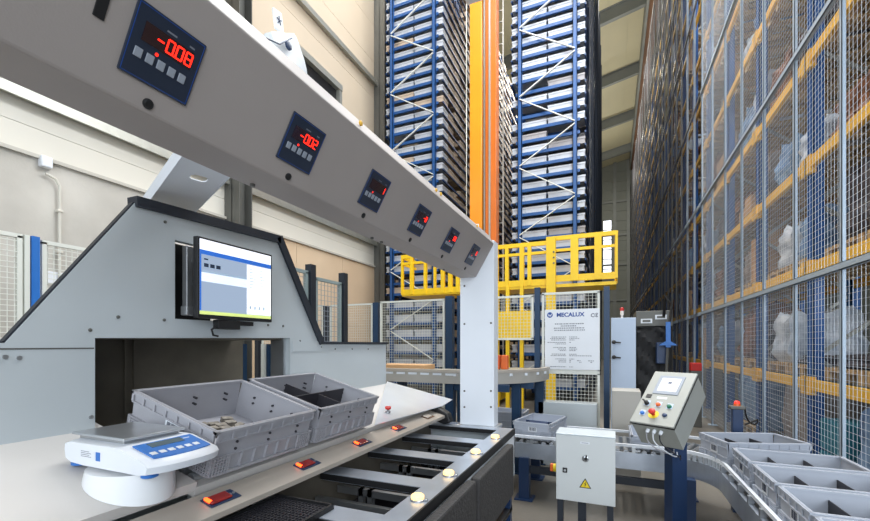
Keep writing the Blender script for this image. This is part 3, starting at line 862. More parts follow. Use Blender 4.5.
mb = MB(); mb.box((XP-.16,o2[0]-.02,1.05),(XP-.04,o2[0]+.02,o2[1])); mb.build('opening_post','alu',t)
mb = MB()
for p_ in ((165,222),(118,317),(270,300),(268,325),(164,320),(90,330),(283,326)):
    y, z = pan(*p_); mb.lathe((XP,y,z),[(.008,0),(.008,.004),(.004,.006)],8,'x')
for p_ in ((335,349),(352,349),(368,349),(300,341),(321,347)):
    y, z = pan(*p_); mb.lathe((XP,y,z),[(.007,0),(.007,.004)],8,'x')
mb.build('panel_screw', 'steel_dark', t)
# lower front sheet, a seam under the sloping part
j0, j1 = pan(0,349), pan(94,350)
MB().box((XP-.002,-.5,j0[1]-.003),(XP+.0012,j1[0],j0[1]+.003)).build('seam_line', 'steel_dark', t)
mb = MB()
for p_ in ((5,357),(19,358),(91,417)):
    y, z = pan(*p_); mb.lathe((XP,y,z),[(.009,0),(.009,.005)],8,'x')
mb.build('panel_screw', 'alu', t)
# panel seam plate at the right of the opening
y, z = pan(290,341); y2, _ = pan(321,345)
MB().box((XP,o2[0]+.02,z-.075),(XP+.004,y2,z+.0)).build('joint_plate', 'panel_white', t)
# tilted worktable
mb = MB()
def slab(x0,x1,y0,y1,h0,h1): 
    P = [inc(x0,y0,h0),inc(x1,y0,h0),inc(x1,y0,h1),inc(x0,y0,h1)]
    mb.prism(P, (0,y1-y0,0))
slab(-2.66,-1.50,-.6,1.14,-.045,-.005)
mb.build('worktable_top', 'table_white', t)
mb = MB(); slab(-2.13,-1.50,1.14,3.7,-.075,-.03); mb.build('conveyor_bed', 'table_white', t)
mb = MB()
for k in range(10):
    x = -1.56-k*.055
    mb.tube([inc(x,1.16,-.022),inc(x,2.50,-.022)], .02, 10)
mb.build('bed_roller', 'steel', t, smooth=True, kind='stuff')
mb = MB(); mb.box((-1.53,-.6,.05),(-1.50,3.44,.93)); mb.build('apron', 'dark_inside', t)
mb = MB()
for y in (-.4,1.2,2.6,3.3): mb.box((-1.60,y-.03,0),(-1.54,y+.03,.95))
mb.build('support_leg', 'alu', t)
# white block between scale and crate at table level
# stainless end sheet
mb = MB(); P = [(-2.08,3.66),(-1.45,3.86),(-1.41,3.5),(-1.47,2.42)]
mb.prism([inc(x,y,-.004) for x,y in P], NI*.006); mb.build('end_sheet', 'steel_bright', t, label='shiny stainless steel end sheet')
es = onZ(388,413,1.06)
# mushroom emergency stop on the sheet
p = inc(-1.556, 2.756, .003)
e = empty('emergency_stop', p, 'small red mushroom stop button on the shiny steel sheet', 'button')
MB().lathe(p,[(.02,0),(.02,.012),(.011,.014),(.011,.022)],14).build('collar', 'alu', e, smooth=True)
MB().lathe(p+Vector((0,0,.022)),[(.012,0),(.022,.006),(.024,.02),(.018,.026),(.004,.028)],18).build('mushroom_head', 'red', e, smooth=True)

# sloping arm between machine and overhead beam
S1, S2 = onX(147,205,-2.3), onX(192,213,-2.3)
t2 = empty('support_arm', (-2.3,S1.y,S1.z), 'white slotted sheet arm rising from the sloped panel to the overhead beam', 'arm')
E1, E2 = Vector((-1.26,1.075,2.44)), Vector((-1.26,1.335,2.44))
d = (E1-S1).normalized(); w_ = (S2-S1).normalized(); nn = d.cross(w_).normalized()
L_ = (E1-S1).length; W_ = .27
if nn.z < 0: nn = -nn
def ap(a,b,c): return S1+d*a+w_*b+nn*c
c0, c1 = .42*L_, .42*L_+.075
def hexslot(a, b):
    return [(a-.028,b-.03),(a-.014,b-.046),(a+.014,b-.046),(a+.028,b-.03),(a+.028,b+.03),(a+.014,b+.046),(a-.014,b+.046),(a-.028,b+.03)]
hs = onX(192,176,-2.0)
mb = plate_holes([(-.35,0),(L_,0),(L_,W_),(-.35,W_)], [hexslot(.40*L_,.14)], lambda a,b,c: ap(a,b,c), .005)
mb.add([ap(-.35,0,-.004),ap(L_,0,-.004),ap(L_,.0,.05),ap(-.35,.0,.05),ap(-.35,-.006,-.004),ap(L_,-.006,-.004),ap(L_,-.006,.05),ap(-.35,-.006,.05)],[(0,1,2,3),(7,6,5,4),(0,4,5,1),(1,5,6,2),(2,6,7,3),(3,7,4,0)])
mb.add([ap(-.35,W_,-.004),ap(L_,W_,-.004),ap(L_,W_,.05),ap(-.35,W_,.05),ap(-.35,W_+.006,-.004),ap(L_,W_+.006,-.004),ap(L_,W_+.006,.05),ap(-.35,W_+.006,.05)],[(3,2,1,0),(4,5,6,7),(1,5,4,0),(2,6,5,1),(3,7,6,2),(0,4,7,3)])
mb.build('arm_sheet', 'white_steel', t2)
mb = MB(); q = ap(-.33,.13,.0); mb.box((q.x-.25,q.y-.05,0),(q.x-.17,q.y+.05,q.z+.0)); mb.box((q.x-.25,q.y-.05,q.z-.05),(q.x+.02,q.y+.05,q.z+.0)); mb.build('stanchion', 'steel_dark', t2)

# ---- overhead beam with weight displays
XC = [(-.921,2.405),(-1.08,2.133),(-1.229,2.131),(-1.25,2.48),(-.965,2.483)]
t = empty('overhead_beam', (-1.08,1.3,2.13), 'grey overhead beam with a row of red digital weight displays', 'beam')
mb = MB(); mb.prism([(x,-1.0,z) for x,z in XC], (0,4.465,0)); mb.build('beam_body', 'beam_grey', t, bevel=.006)
UX = Vector((0,1,0)); UY_ = Vector((.159,0,.272)).normalized(); NB = UX.cross(UY_)
def bp(y, u, h=0):  # u: 0 top .. 1 bottom of the display face
    return Vector((-.921-.159*u, y, 2.405-.272*u))+NB*h
YD = [.676+.4912*k for k in range(6)]
vals = ['-0.08','-0.02','1','-8','0.8','8']
for k, y in enumerate(YD):
    o = bp(y, .55)
    F_ = frame_mtx(o, UX, UY_)
    mb = MB(); mb.cbox((-.084,-.08,0),(.084,.08,.006),.003); mb.xf(F_); b = mb.build('weight_display', 'display_navy', t, label='weight display reading %s' % vals[k] if k < 2 else None)
    mb = MB(); mb.box((-.080,-.076,.006),(.080,-.0745,.0066)); mb.box((-.080,.0745,.006),(.080,.076,.0066)); mb.box((-.080,-.076,.006),(-.0785,.076,.0066)); mb.box((.0785,-.076,.006),(.080,.076,.0066))
    mb.xf(F_); mb.build('border_line', 'logo_blue', b)
    mb = MB(); mb.box((-.058,.004,.006),(.06,.046,.0075)); mb.xf(F_); mb.build('display_window', 'display_glass', b)
    mb = MB(); h = .028
    m2 = F_ @ Matrix.Translation((.054-len(vals[k].replace('.',''))*h*.825+.012, .011, .0078)); seven(mb, vals[k], h, m2); mb.build('digits', 'red_glow', b)
    mb = MB(); mb.lathe((0,0,0),[(.0038,0),(.0038,.001)],10); mb.xf(F_ @ Matrix.Translation((-.018,-.007,.006))); mb.build('status_lamp', 'red_glow', b)
    for j in range(5):
        mb = MB(); x = -.056+j*.0265; mb.cbox((x-.009,-.035,.006),(x+.009,-.014,.009),.002); mb.xf(F_); mb.build('button', 'button_grey', b)
    mb = MB(); mb.box((-.012,.052,.006),(.012,.056,.0064)); mb.box((.045,.052,.006),(.058,.056,.0064)); mb.xf(F_); mb.build('printed_marks', 'text_grey', b)
    mb = MB(); mb.lathe((0,0,0),[(.0125,0),(.0125,.004),(.008,.006)],16); mb.xf(frame_mtx(bp(y+.0,.93), UX, UY_)); mb.build('plug', 'black', t)
o = bp(.536,.40); mb = MB(); F_ = frame_mtx(o, UX, UY_)
mb.cbox((-.011,-.055,0),(.011,.055,.003),.002); mb.xf(F_); mb.build('cable_slot', 'black', t)
mb = MB()
for y in (1.43, 2.22, 2.29, 3.02):
    mb.lathe((-.936,y,2.444),[(.011,0),(.011,.006),(.006,.009)],8,'x')
mb.build('bolt', 'beam_yellow', t)
mb = MB()
for y in (1.13,1.95,2.05,3.0): mb.lathe((-1.2,y,2.122),[(.009,0),(.009,.012)],8)
mb.build('bolt', 'steel_dark', t)
mb = MB(); mb.cbox((-1.229,3.465,.842),(-.921,3.60,2.44),.004); mb.build('end_post', 'white_steel', t, label='white end post of the beam')
mb = MB()
for p_ in ((464.5,286),(464.5,324),(491,323),(464.5,391),(491,391),(464.5,407),(491,407)):
    q = onY(p_[0],p_[1],3.465); mb.lathe((q.x,3.465,q.z),[(.009,0),(.009,.004),(.004,.006)],10,'-y')
mb.build('post_screw', 'steel_dark', t)
mb = MB(); mb.cbox((-1.26,3.44,.815),(-.89,3.64,.842),.003); mb.build('foot_plate', 'steel', t)
mb = MB(); mb.box((-1.25,-1.0,0),(-.98,-.9,2.2)); mb.build('end_post', 'white_steel', t)

# ---- rail with optical sensors
t = empty('sensor_rail', (-1.42,1.6,.95), 'long beige sloping rail fitted with small red-lit sensors, in front of the grey crates', 'rail')
TR_ = math.atan(.268)
RB, RF = Vector((-1.49,0,.958)), Vector((-1.349,0,.920))
mb = MB(); mb.prism([(-1.49,-.7,.958),(-1.349,-.7,.920),(-1.349,-.7,.896),(-1.356,-.7,.896),(-1.356,-.7,.912),(-1.49,-.7,.948)],(0,4.13,0))
mb.build('rail_channel', 'rail_beige', t, bevel=.002)
mb = MB(); mb.prism([(-1.51,3.40,.99),(-1.40,3.40,.975),(-1.32,3.40,.935),(-1.295,3.40,.86),(-1.36,3.40,.84),(-1.51,3.40,.88)],(0,.09,0)); mb.build('end_cap', 'black', t, bevel=.012)
sy = [1.171,1.677,2.18,2.66,3.18]
NR = Vector((.26,0,.966)); UR = Vector((.966,0,-.26))
for k, y in enumerate(sy):
    o = Vector((-1.418,y,.9395)); F_ = frame_mtx(o, (0,1,0), -UR)
    mb = MB(); mb.cbox((-.06,-.034,0),(.078,.034,.004),.002); mb.xf(F_); s_ = mb.build('sensor', 'frame_blue' if k < 4 else 'brown', t)
    mb = MB(); mb.cbox((-.052,-.025,.004),(.042,.025,.014),.005); mb.xf(F_); mb.build('lens', 'red_lens' if k < 4 else 'rail_beige', s_, label='red lens' if k < 4 else None)
    if k < 4:
        mb = MB(); mb.cbox((-.054,-.012,.0045),(-.040,.023,.0155),.004); mb.xf(F_); mb.build('lamp', 'orange_glow', s_)
    mb = MB()
    for x in (.05,.066): mb.lathe((x,0,.004),[(.006,0),(.006,.003)],8)
    mb.xf(F_); mb.build('screw', 'steel', s_)

# ---- slotted order frame with amber buttons
ZS = .84
t = empty('order_frame', (-1.05,2.2,0), 'dark-rimmed steel slot frame with amber lamps, right of the sensor rail', 'frame')
mb = MB(); mb.box((-.87,-.6,ZS-.05),(-.752,3.47,ZS)); mb.build('side_member', 'steel_satin', t, bevel=.002)
mb = MB(); mb.box((-.752,-.6,ZS-.05),(-.743,3.47,ZS+.004)); mb.build('edge_strip', 'black', t)
bars = [(.40,.53),(.89,1.02),(1.38,1.51),(1.87,2.0),(2.36,2.49),(2.85,2.98),(3.36,3.47)]
for a,b in bars:
    MB().box((-1.48,a,ZS-.04),(-.87,b,ZS-.001)).build('crossbar', 'steel_satin', t)
    mb = MB(); mb.box((-1.48,b,ZS-.036),(-.87,b+.006,ZS-.004)); mb.box((-1.48,a-.006,ZS-.036),(-.87,a,ZS-.004)); mb.build('bar_edge', 'black', t)
    mb = MB(); mb.box((-1.48,b+.02,ZS-.16),(-.87,b+.05,ZS-.12)); mb.box((-1.48,a-.05,ZS-.16),(-.87,a-.02,ZS-.12)); mb.build('guide_profile', 'alu', t)
    mb = MB()
    for x in (-1.32,-1.26): mb.box((x-.015,b+.02,.2),(x+.015,b+.05,ZS-.12))
    mb.build('upright_profile', 'alu', t)
mb = MB(); mb.box((-.765,-.6,.55),(-.745,3.47,ZS-.05)); mb.build('side_skirt', 'white_steel', t)
mb = MB(); mb.box((-1.49,3.45,.45),(-.745,3.47,ZS-.04)); mb.build('end_skirt', 'panel_white', t)
for y in (-.4,1.6,3.4):
    for x in (-1.44,-.79): MB().box((x-.03,y-.03,0),(x+.03,y+.03,.6)).build('leg', 'frame_blue', t)
mb = MB(); mb.box((-1.49,-.6,.16),(-.76,3.45,.2)); mb.build('lower_tray', 'black', t)
for k, p_ in enumerate(((417.6,497.3),(448.6,473.1),(475.6,451.7),(495.2,436.8))):
    q = onZ(*p_, ZS+.012); q.z = ZS
    l = MB().lathe(q,[(.034,0),(.034,.005),(.03,.008)],24).build('lamp_base', 'alu', t, smooth=True)
    MB().lathe(q+Vector((0,0,.008)),[(.030,0),(.030,.012),(.024,.018),(.004,.019)],24).build('lamp_lens', 'amber_glow', l, smooth=True)
    MB().cbox((q.x+.03,q.y-.008,ZS),(q.x+.05,q.y+.008,ZS+.012),.003).build('cable_clip', 'alu', l)
for (a,b,z0,z1,lab) in ((2.25,3.14,.405,.79,'far dark foam pad hanging on the side of the slot frame'),(1.28,2.19,.40,.80,'middle dark foam pad hanging on the side of the slot frame'),(.3,1.22,.40,.80,'dark foam pad on the side of the slot frame, the one closest to the camera')):
    MB().cbox((-.735,a,z0),(-.68,b,z1),.012).build('foam_pad', 'pad', label=lab, cat='pad', group='foam pads on the slot frame')

# ---- containers
def crate(lab, grp=None, lx=.6, ly=.4, h=.2, m='crate', div=(), dm='crate_dark', lattice=True, labels=True, holes=False, lab_side='x'):
    """container, long side lx along x, origin at base centre"""
    t = empty('storage_crate', (0,0,0), lab, 'crate', grp)
    mb = MB(); tp = .012; w = .006
    def wall(p0, p1, n):   # p at bottom, slight flare outwards
        a, b = Vector(p0), Vector(p1); n = Vector(n)
        P = [a, b, b+n*tp+Vector((0,0,h)), a+n*tp+Vector((0,0,h))]
        mb.prism(P, -n*w)
        L = (b-a).length; u = (b-a)/L; k = max(4, round(L/.07))
        for i in range(k+1):
            q = a+u*(L*i/k)
            z0, z1 = .015, h*.40
            mb.add([q-u*.003+n*(tp*z0/h), q+u*.003+n*(tp*z0/h), q+u*.003+n*(tp+.007), q-u*.003+n*(tp+.007)] and
                   [q-u*.003+Vector((0,0,z0)), q+u*.003+Vector((0,0,z0)), q+u*.003+Vector((0,0,z1)), q-u*.003+Vector((0,0,z1)),
                    q-u*.003+n*.012+Vector((0,0,z0)), q+u*.003+n*.012+Vector((0,0,z0)), q+u*.003+n*.017+Vector((0,0,z1)), q-u*.003+n*.017+Vector((0,0,z1))],
                   [(0,1,2,3),(7,6,5,4),(0,4,5,1),(1,5,6,2),(2,6,7,3),(3,7,4,0)])
            z0, z1 = h*.78, h*.95
            mb.bar(q+n*(tp*.9+.004)+Vector((0,0,z0)), q+n*(tp+.004)+Vector((0,0,z1)), .012, .005, up=(n.x,n.y,0))
        for z in (h*.42, h*.77): mb.bar(a+n*(tp*z/h+.003)+Vector((0,0,z)), b+n*(tp*z/h+.003)+Vector((0,0,z)), .012, .006)
        mb.bar(a+n*.006+Vector((0,0,.006)), b+n*.006+Vector((0,0,.006)), .014, .012)
    X, Y = lx/2-.018, ly/2-.018
    wall((-X,-Y,0),(X,-Y,0),(0,-1,0)); wall((X,-Y,0),(X,Y,0),(1,0,0)); wall((X,Y,0),(-X,Y,0),(0,1,0)); wall((-X,Y,0),(-X,-Y,0),(-1,0,0))
    mb.box((-X,-Y,0),(X,Y,.006))
    mb.build('crate_body', m, t)
    mb = MB()
    for (a,b) in (((-lx/2,-ly/2),(lx/2,-ly/2+.02)),((-lx/2,ly/2-.02),(lx/2,ly/2)),((-lx/2,-ly/2),(-lx/2+.02,ly/2)),((lx/2-.02,-ly/2),(lx/2,ly/2))):
        mb.box((*a,h-.012),(*b,h))
    mb.build('rim', m, t)
    if lattice:
        mb = MB()
        for sx in (-1,1):
            for sy_ in (-1,1):
                for i in range(6):
                    z = .018+i*.013
                    mb.box((sx*(X+.014),sy_*(Y+.010),z),(sx*(X-.075),sy_*(Y+.015),z+.004)); mb.box((sx*(X+.010),sy_*(Y+.014),z),(sx*(X+.015),sy_*(Y-.075),z+.004))
                for i in range(7):
                    o = i*.0145
                    mb.box((sx*(X+.012-o),sy_*(Y+.010),.005),(sx*(X+.008-o),sy_*(Y+.016),.088)); mb.box((sx*(X+.010),sy_*(Y+.012-o),.005),(sx*(X+.016),sy_*(Y+.008-o),.088))
        mb.build('corner_lattice', m, t)
    mb = MB()
    for i in range(3 if holes else 0):
        for zz in (.52,.68):
            for s in (-1,1):
                x = -X+.12+i*(2*X-.24)/2; mb.lathe((x, s*(Y+tp*zz-.012)-.004, h*zz),[(.006,0),(.006,.022 if s>0 else .022)],8,'y')
                y = -Y+.10+i*(2*Y-.2)/2; mb.lathe((s*(X+tp*zz-.012)-.004, y, h*zz),[(.006,0),(.006,.022)],8,'x')
    if holes: mb.build('wall_hole', 'crate_dark', t)
    for d_ in div:
        if d_[0] == 'x': MB().box((d_[1]-.003,-Y,.006),(d_[1]+.003,Y,d_[2])).build('divider', dm, t)
        else: MB().box((-X if len(d_) < 4 else d_[3],d_[1]-.003,.006),(X if len(d_) < 4 else d_[4],d_[1]+.003,d_[2])).build('divider', dm, t)
    if labels:
        for s in (-1,1):
            B_ = X if lab_side == 'x' else Y; W2 = Matrix.Identity(4) if lab_side == 'x' else Matrix.Rotation(pi/2,4,'Z')
            mb = MB(); xx = s*(B_+tp*.6+.0045); mb.box((xx-.0015,-.06,h*.46),(xx+.0015,.03,h*.74)); mb.xf(W2); l = mb.build('paper_label', 'sign_white', t)
            mb = MB(); rnd = random.Random(5); y = -.05
            while y < .02:
                w2 = rnd.choice((.0015,.003,.004)); mb.box((xx-.0022,y,h*.52),(xx+.0022,y+w2,h*.72)); y += w2+rnd.choice((.002,.004))
            mb.xf(W2); mb.build('barcode', 'print', l)
    return t
def put(t, loc, rot=(0,0,0)): t.location = loc; t.rotation_euler = rot; return t
# two tilted crates on the worktable (their long side runs along the rail)
hc = .2
def tilted(lab, yc, lx, div, flip=1):
    c = crate(lab, 'grey crates tilted towards the rail', lx, .6, hc, 'crate', div, 'crate_dark', holes=True, lab_side='y')
    p = inc(-1.478,yc,.002)+Vector((-cos(TI),0,sin(TI)))*lx/2
    return put(c, p, (0,TI,0))
c1 = tilted('large grey crate holding a few parts, tilted on the worktable beside the white scale', 1.465, .55, ())
c2 = tilted('grey crate with black dividers, tilted on the worktable nearer the shiny steel sheet', 2.105, .55, [('x',.0,.17),('y',.02,.16,-.0,.25),('y',-.0,.15,-.25,0)])
# loose parts in the first crate
rnd = random.Random(3); U = Vector((cos(TI),0,-sin(TI)))
for k in range(26):
    a, b = -.16+(k%9)*.04+rnd.uniform(-.008,.008), (k//9)*.07-.12+rnd.uniform(-.01,.01)+.12
    base = c1.location+U*a+Vector((0,b,0))+NI*.0065
    mb = MB(); mb.cbox((-.017,-.028,0),(.017,.028,rnd.uniform(.014,.03)),.003)
    mb.xf(Matrix.Translation(base) @ Matrix.Rotation(TI,4,'Y') @ Matrix.Rotation(rnd.uniform(-.4,.4),4,'Z'))
    mb.build('small_part', 'content', label='small grey metal part lying at the bottom of the large tilted crate', cat='part', group='small parts in the large tilted crate')
# dark crates waiting under the slots
for k, y in enumerate((1.20,1.69,2.18,2.67,3.16)):
    c = crate(['dark crate in the nearest slot under the sensor rail','dark crate in the second slot of the order frame','dark crate in the third slot of the order frame','dark crate in the fourth slot of the order frame','dark crate in the farthest slot, by the white post'][k], 'dark crates under the slot frame', .56, .28, .2, 'crate_dark', [('x',0,.16),('y',0,.15)], 'black', labels=False)
    put(c, (-1.13,y,.42 if k else .50))
    mb = MB()
for y in (.95,1.45,1.95,2.45,2.95,3.4):
    mb = MB(); mb.box((-1.46,y-.03,.385 ),(-.8,y+.03,.42)); mb.build('tray_support', 'alu', bpy.data.objects['order_frame'])
mb = MB(); mb.box((-1.45,1.0,.46),(-.8,1.4,.5)); mb.build('tray_support', 'alu', bpy.data.objects['order_frame'])

# black mesh tray lying over the nearest slot
t = empty('mesh_tray', (-1.24,1.24,ZS), 'flat black mesh tray lying on the slot frame beside the sensor rail', 'tray')
mb = MB()
for k in range(17): mb.box((-1.40+k*.018,1.0,ZS+.004),(-1.396+k*.018,1.47,ZS+.012))
for k in range(24): mb.box((-1.40,1.0+k*.02,ZS+.004),(-1.108,1.004+k*.02,ZS+.011))
mb.build('mesh_bottom', 'crate_dark', t)
mb = MB()
for a,b in (((-1.405,.995),(-1.10,1.005)),((-1.405,1.465),(-1.10,1.475)),((-1.41,.995),(-1.40,1.475)),((-1.108,.995),(-1.098,1.475))): mb.box((*a,ZS),(*b,ZS+.022))
mb.build('tray_rim', 'black', t)
# ---- bench scale on its white pedestal
pc = inc(-1.63,1.0,0)
zsb = 1.105
n = 40; mb = MB(); vs = []; r_ = .14
for k in range(n):
    a = 2*pi*k/n; x, y = -1.615+r_*1.15*cos(a), .96+r_*.92*sin(a)
    vs.append((x, y, inc(x,y).z-.004))
for k in range(n):
    a = 2*pi*k/n; vs.append((-1.615+r_*1.12*cos(a), .965+r_*.9*sin(a), zsb))
mb.add(vs, [list(range(n))[::-1], list(range(n,2*n))]+[[i,(i+1)%n,(i+1)%n+n,i+n] for i in range(n)])
mb.build('scale_pedestal', 'acrylic', smooth=True, label='round white pedestal under the bench scale on the tilted table', cat='stand')
sx, sy0 = -1.618, 1.005
t = empty('bench_scale', (sx,sy0,zsb+.012), 'white bench scale with blue keypad and steel pan, on the round pedestal', 'scale')
z0 = zsb+.012; hy = .134
prof = [(-.235,.018),(-.242,.05),(-.238,.074),(-.2,.082),(.06,.084),(.10,.082),(.240,.044),(.252,.030),(.244,.006),(.2,.0),(.12,.0),(-.12,.0),(-.2,.004)]
bm = bmesh.new()
ring = []
NY = 8
mb = MB(); vs = []; nP = len(prof)
for j in range(NY+1):
    v = -1+2*j/NY; y = sy0+hy*v
    for (x,z) in prof:
        bulge = (.022*(1-v*v) if x > .15 else 0); e = (1-.06*abs(v)**6)
        vs.append((sx+x*e+bulge, y, z0+.001+(z if abs(v)<.9 else .004+(z-.004)*.93)))
fs = [list(range(nP)), [NY*nP+i for i in range(nP)][::-1]]
for j in range(NY):
    for i in range(nP): fs.append([j*nP+i,(j*nP+(i+1)%nP),(j+1)*nP+(i+1)%nP,(j+1)*nP+i])
mb.add(vs, fs); mb.build('scale_body', 'scale_white', t, smooth=True)
mb = MB(); mb.cbox((sx-.225,sy0-.115,z0+.098),(sx+.085,sy0+.11,z0+.108),.004); mb.build('weighing_pan', 'steel', t)
mb = MB(); mb.cbox((sx-.20,sy0-.10,z0+.083),(sx+.06,sy0+.10,z0+.098),.003); mb.build('pan_support', 'alu', t)
sl = Vector((.135,0,-.034)).normalized(); Fk = frame_mtx((sx+.168,sy0,z0+.0675), (0,1,0), -sl)
def kp(a,b,c,d,h0,h1): 
    m_ = MB(); m_.box((a,b,h0),(c,d,h1)); m_.xf(Fk); return m_
n = 14; poly = [(-.105,.055),(.105,.055)]+[(.105-.21*k/n,-.06-.012*(1-(2*k/n-1)**2)) for k in range(n+1)]
mb = MB(); mb.prism([(x,y,.0) for x,y in poly],(0,0,.004)); mb.xf(Fk); kpad = mb.build('keypad', 'blue_plastic', t)
kp(-.065,.012,.055,.046,.004,.0056).build('lcd_window', 'lcd', kpad)
for j in range(6):
    mb = MB(); mb.cbox((-.088+j*.031-.010,-.042,.004),(-.088+j*.031+.010,-.022,.007),.002); mb.xf(Fk); mb.build('key', 'sign_white', kpad)
mb = MB(); mb.box((.06,.03,.004),(.085,.034,.0045)); mb.xf(Fk); mb.build('printed_mark', 'sign_white', kpad)
mb = MB(); mb.box((sx-.13,sy0-hy-.0015,z0+.028),(sx-.04,sy0-hy+.004,z0+.058)); l = mb.build('type_plate', 'sign_white', t)
mb = MB(); mb.box((sx-.035,sy0-hy-.0018,z0+.026),(sx-.012,sy0-hy+.003,z0+.056)); mb.build('blue_square', 'blue_plastic', t, label='blue sticker')
mb = MB()
for j in range(4): mb.box((sx-.122,sy0-hy-.002,z0+.034+j*.006),(sx-.122+.06-.01*(j%2),sy0-hy-.001,z0+.036+j*.006))
mb.build('plate_print', 'text_grey', l)
for (x,y) in ((-.2,-.1),(.19,-.095),(-.2,.1),(.17,.1)):
    MB().lathe((sx+x,sy0+y,z0-.016),[(.018,0),(.026,.004),(.026,.014),(.012,.018),(.012,.024)],16).build('foot', 'blue_plastic', t, smooth=True)

# ---- monitor on its bracket
XM = -2.0
def mon(a,b): p = onX(a,b,XM); return p.y, p.z
(y0,z1),(y1,zz) = mon(197.5,236.5), mon(272,254); z0 = (mon(197.5,318)[1]+mon(272,322)[1])/2; z1 = (z1+zz)/2
t = empty('monitor', (XM,(y0+y1)/2,z0), 'flat computer monitor with a blue and white program window, on the sloped panel', 'monitor')
MB().cbox((XM-.035,y0,z0),(XM,y1,z1),.004).build('casing', 'black', t)
W, Hh = y1-y0, z1-z0
sc0 = MB().box((XM,y0+.012,z0+.02),(XM+.0012,y1-.012,z1-.012)).build('screen', 'monitor_picture', t)
def ui(a,b,c,d,m,nm,h=.0006):
    ya, yb = y0+.012+a*(W-.024), y0+.012+c*(W-.024); za, zb = z0+.02+b*(Hh-.032), z0+.02+d*(Hh-.032)
    return MB().box((XM+.0012,ya,za),(XM+.0012+h,yb,zb)).build(nm, m, sc0)
ui(0,.86,1,1,'ui_white','title_strip'); ui(0,.80,1,.86,'ui_blue','blue_menu_bar'); ui(0,.0,1,.045,'ui_lime','status_bar')
ui(.62,.05,1,.79,'ui_white','right_pane'); ui(.02,.44,.62,.56,'ui_pale','table_rows'); ui(.02,.56,.62,.59,'ui_grey','table_header'); ui(0,.05,.018,.8,'ui_blue','left_bar')
for k in range(3): ui(.05+k*.075,.635,.105+k*.075,.685,'ui_dark','toolbar_block',.0009)
ui(.05,.73,.10,.75,'ui_dark','caption',.0009)
mbx = MB(); rnd = random.Random(4)
for k in range(14):
    a = .66+.16*(k%2); b = .72-.045*(k//2); ya = y0+.012+a*(W-.024); za = z0+.02+b*(Hh-.032)
    mbx.box((XM+.0018,ya,za),(XM+.0022,ya+W*rnd.uniform(.03,.1),za+.004))
for k in range(4):
    ya = y0+.012+(.66+k*.07)*(W-.024); mbx.box((XM+.0018,ya,z0+.07),(XM+.0022,ya+.012,z0+.09))
mbx.build('interface_row', 'ui_grey', sc0)
mb = MB(); yc = (y0+y1)/2
mb.cbox((XM-.05,yc-.13,z0-.055),(XM-.005,yc+.02,z0-.003),.005); mb.box((XM-.04,yc+.02,z0-.03),(XM-.01,yc+.12,z0-.005)); mb.build('lower_bracket', 'black', t)
mb = MB(); mb.tube([(XM-.02,yc-.12,z0-.03),(XM-.02,yc-.16,z0-.06),(XM-.02,yc-.15,z0-.09),(XM-.02,yc-.12,z0-.095)],.006,6); mb.build('cable', 'black', t, smooth=True)
p0, p1 = pan(181,244), pan(187,318)
mb = MB(); mb.cbox((XP-.01,s1[0]+.045,s2[1]+.02),(XP+.03,s1[0]+.075,s1[1]-.02),.004); mb.cbox((XP-.01,s1[0]+.085,s2[1]+.05),(XP+.02,s1[0]+.11,s1[1]-.02),.004); mb.build('mount_column', 'alu', t)
mb = MB(); mb.cbox((XP-.0,s1[0]+.03,s2[1]+.02),(XP+.05,s1[0]+.12,s2[1]+.07),.004)
for z in (z1-.11, z1-.22, z1-.235): mb.box((XP+.0,s1[0]+.10,z-.015),(XM-.035,y0+.12,z+.012))
mb.build('mount_arm', 'alu', t)
mb = MB(); mb.box((XP-.12,s1[0]-.01,s2[1]-.01),(XP-.115,s1[0]+.3,s1[1]+.01)); mb.box((XP-.12,s1[0]-.01,s2[1]-.01),(XP-.04,s1[0]-.005,s1[1]+.01)); mb.build('recess_box', 'black', t)

# cable hanging over the panel edge
q1 = pan(252,232)
MB().tube([(XP-.05,q1[0],q1[1]+.01),(XP-.05,q1[0]+.06,q1[1]+.02),(XP-.05,q1[0]+.14,q1[1]+.015),(XP-.05,q1[0]+.18,q1[1]-.06)],.008,6).build('loose_cable', 'black', smooth=True, label='short black cable looping over the top edge of the sloped panel', cat='cable')

# ---- white handling head showing above the beam
c = onX(285,50,-2.6)
t = empty('handling_head', c, 'white rounded machine head with a small tag, rising behind the overhead beam', 'machine head')
mb = lump(.22,.34,.32,.02,2,10); mb.xf(Matrix.Translation(c+Vector((0,.04,-.24))) @ Matrix.Rotation(R(32),4,'X')); mb.build('shell', 'robot_white', t, smooth=True)
q = onX(278,21,-2.55); mb = MB(); mb.cbox((-.012,-.05,-.08),(.012,.05,.08),.01); mb.xf(Matrix.Translation(q) @ Matrix.Rotation(R(10),4,'X')); g_ = mb.build('tag_plate', 'robot_white', t)
mb = MB()
for a in range(5): mb.bar(q+Vector((.014,0,.0)), q+Vector((.014,.028*cos(a*1.25+.4),.036*sin(a*1.25+.4))), .006,.006)
mb.build('printed_mark', 'frame_blue', g_)
q = onX(288,46,-2.47); mb = MB(); mb.lathe(q,[(.034,0),(.034,.012),(.02,.016)],18,'x'); mb.build('blue_cap', 'frame_blue', t, smooth=True)
mb = MB(); q1, q2 = onX(266,38,-2.47), onX(292,38,-2.47); mb.tube([q1, (q1+q2)/2+Vector((0,0,-.05)), q2],.006,6); mb.build('seam', 'frame_blue', t)
mb = MB(); mb.bar((-1.23,c.y-.1,2.49),(c.x+.02,c.y-.02,c.z-.22),.05,.05); mb.build('bracket', 'steel_dark', t)
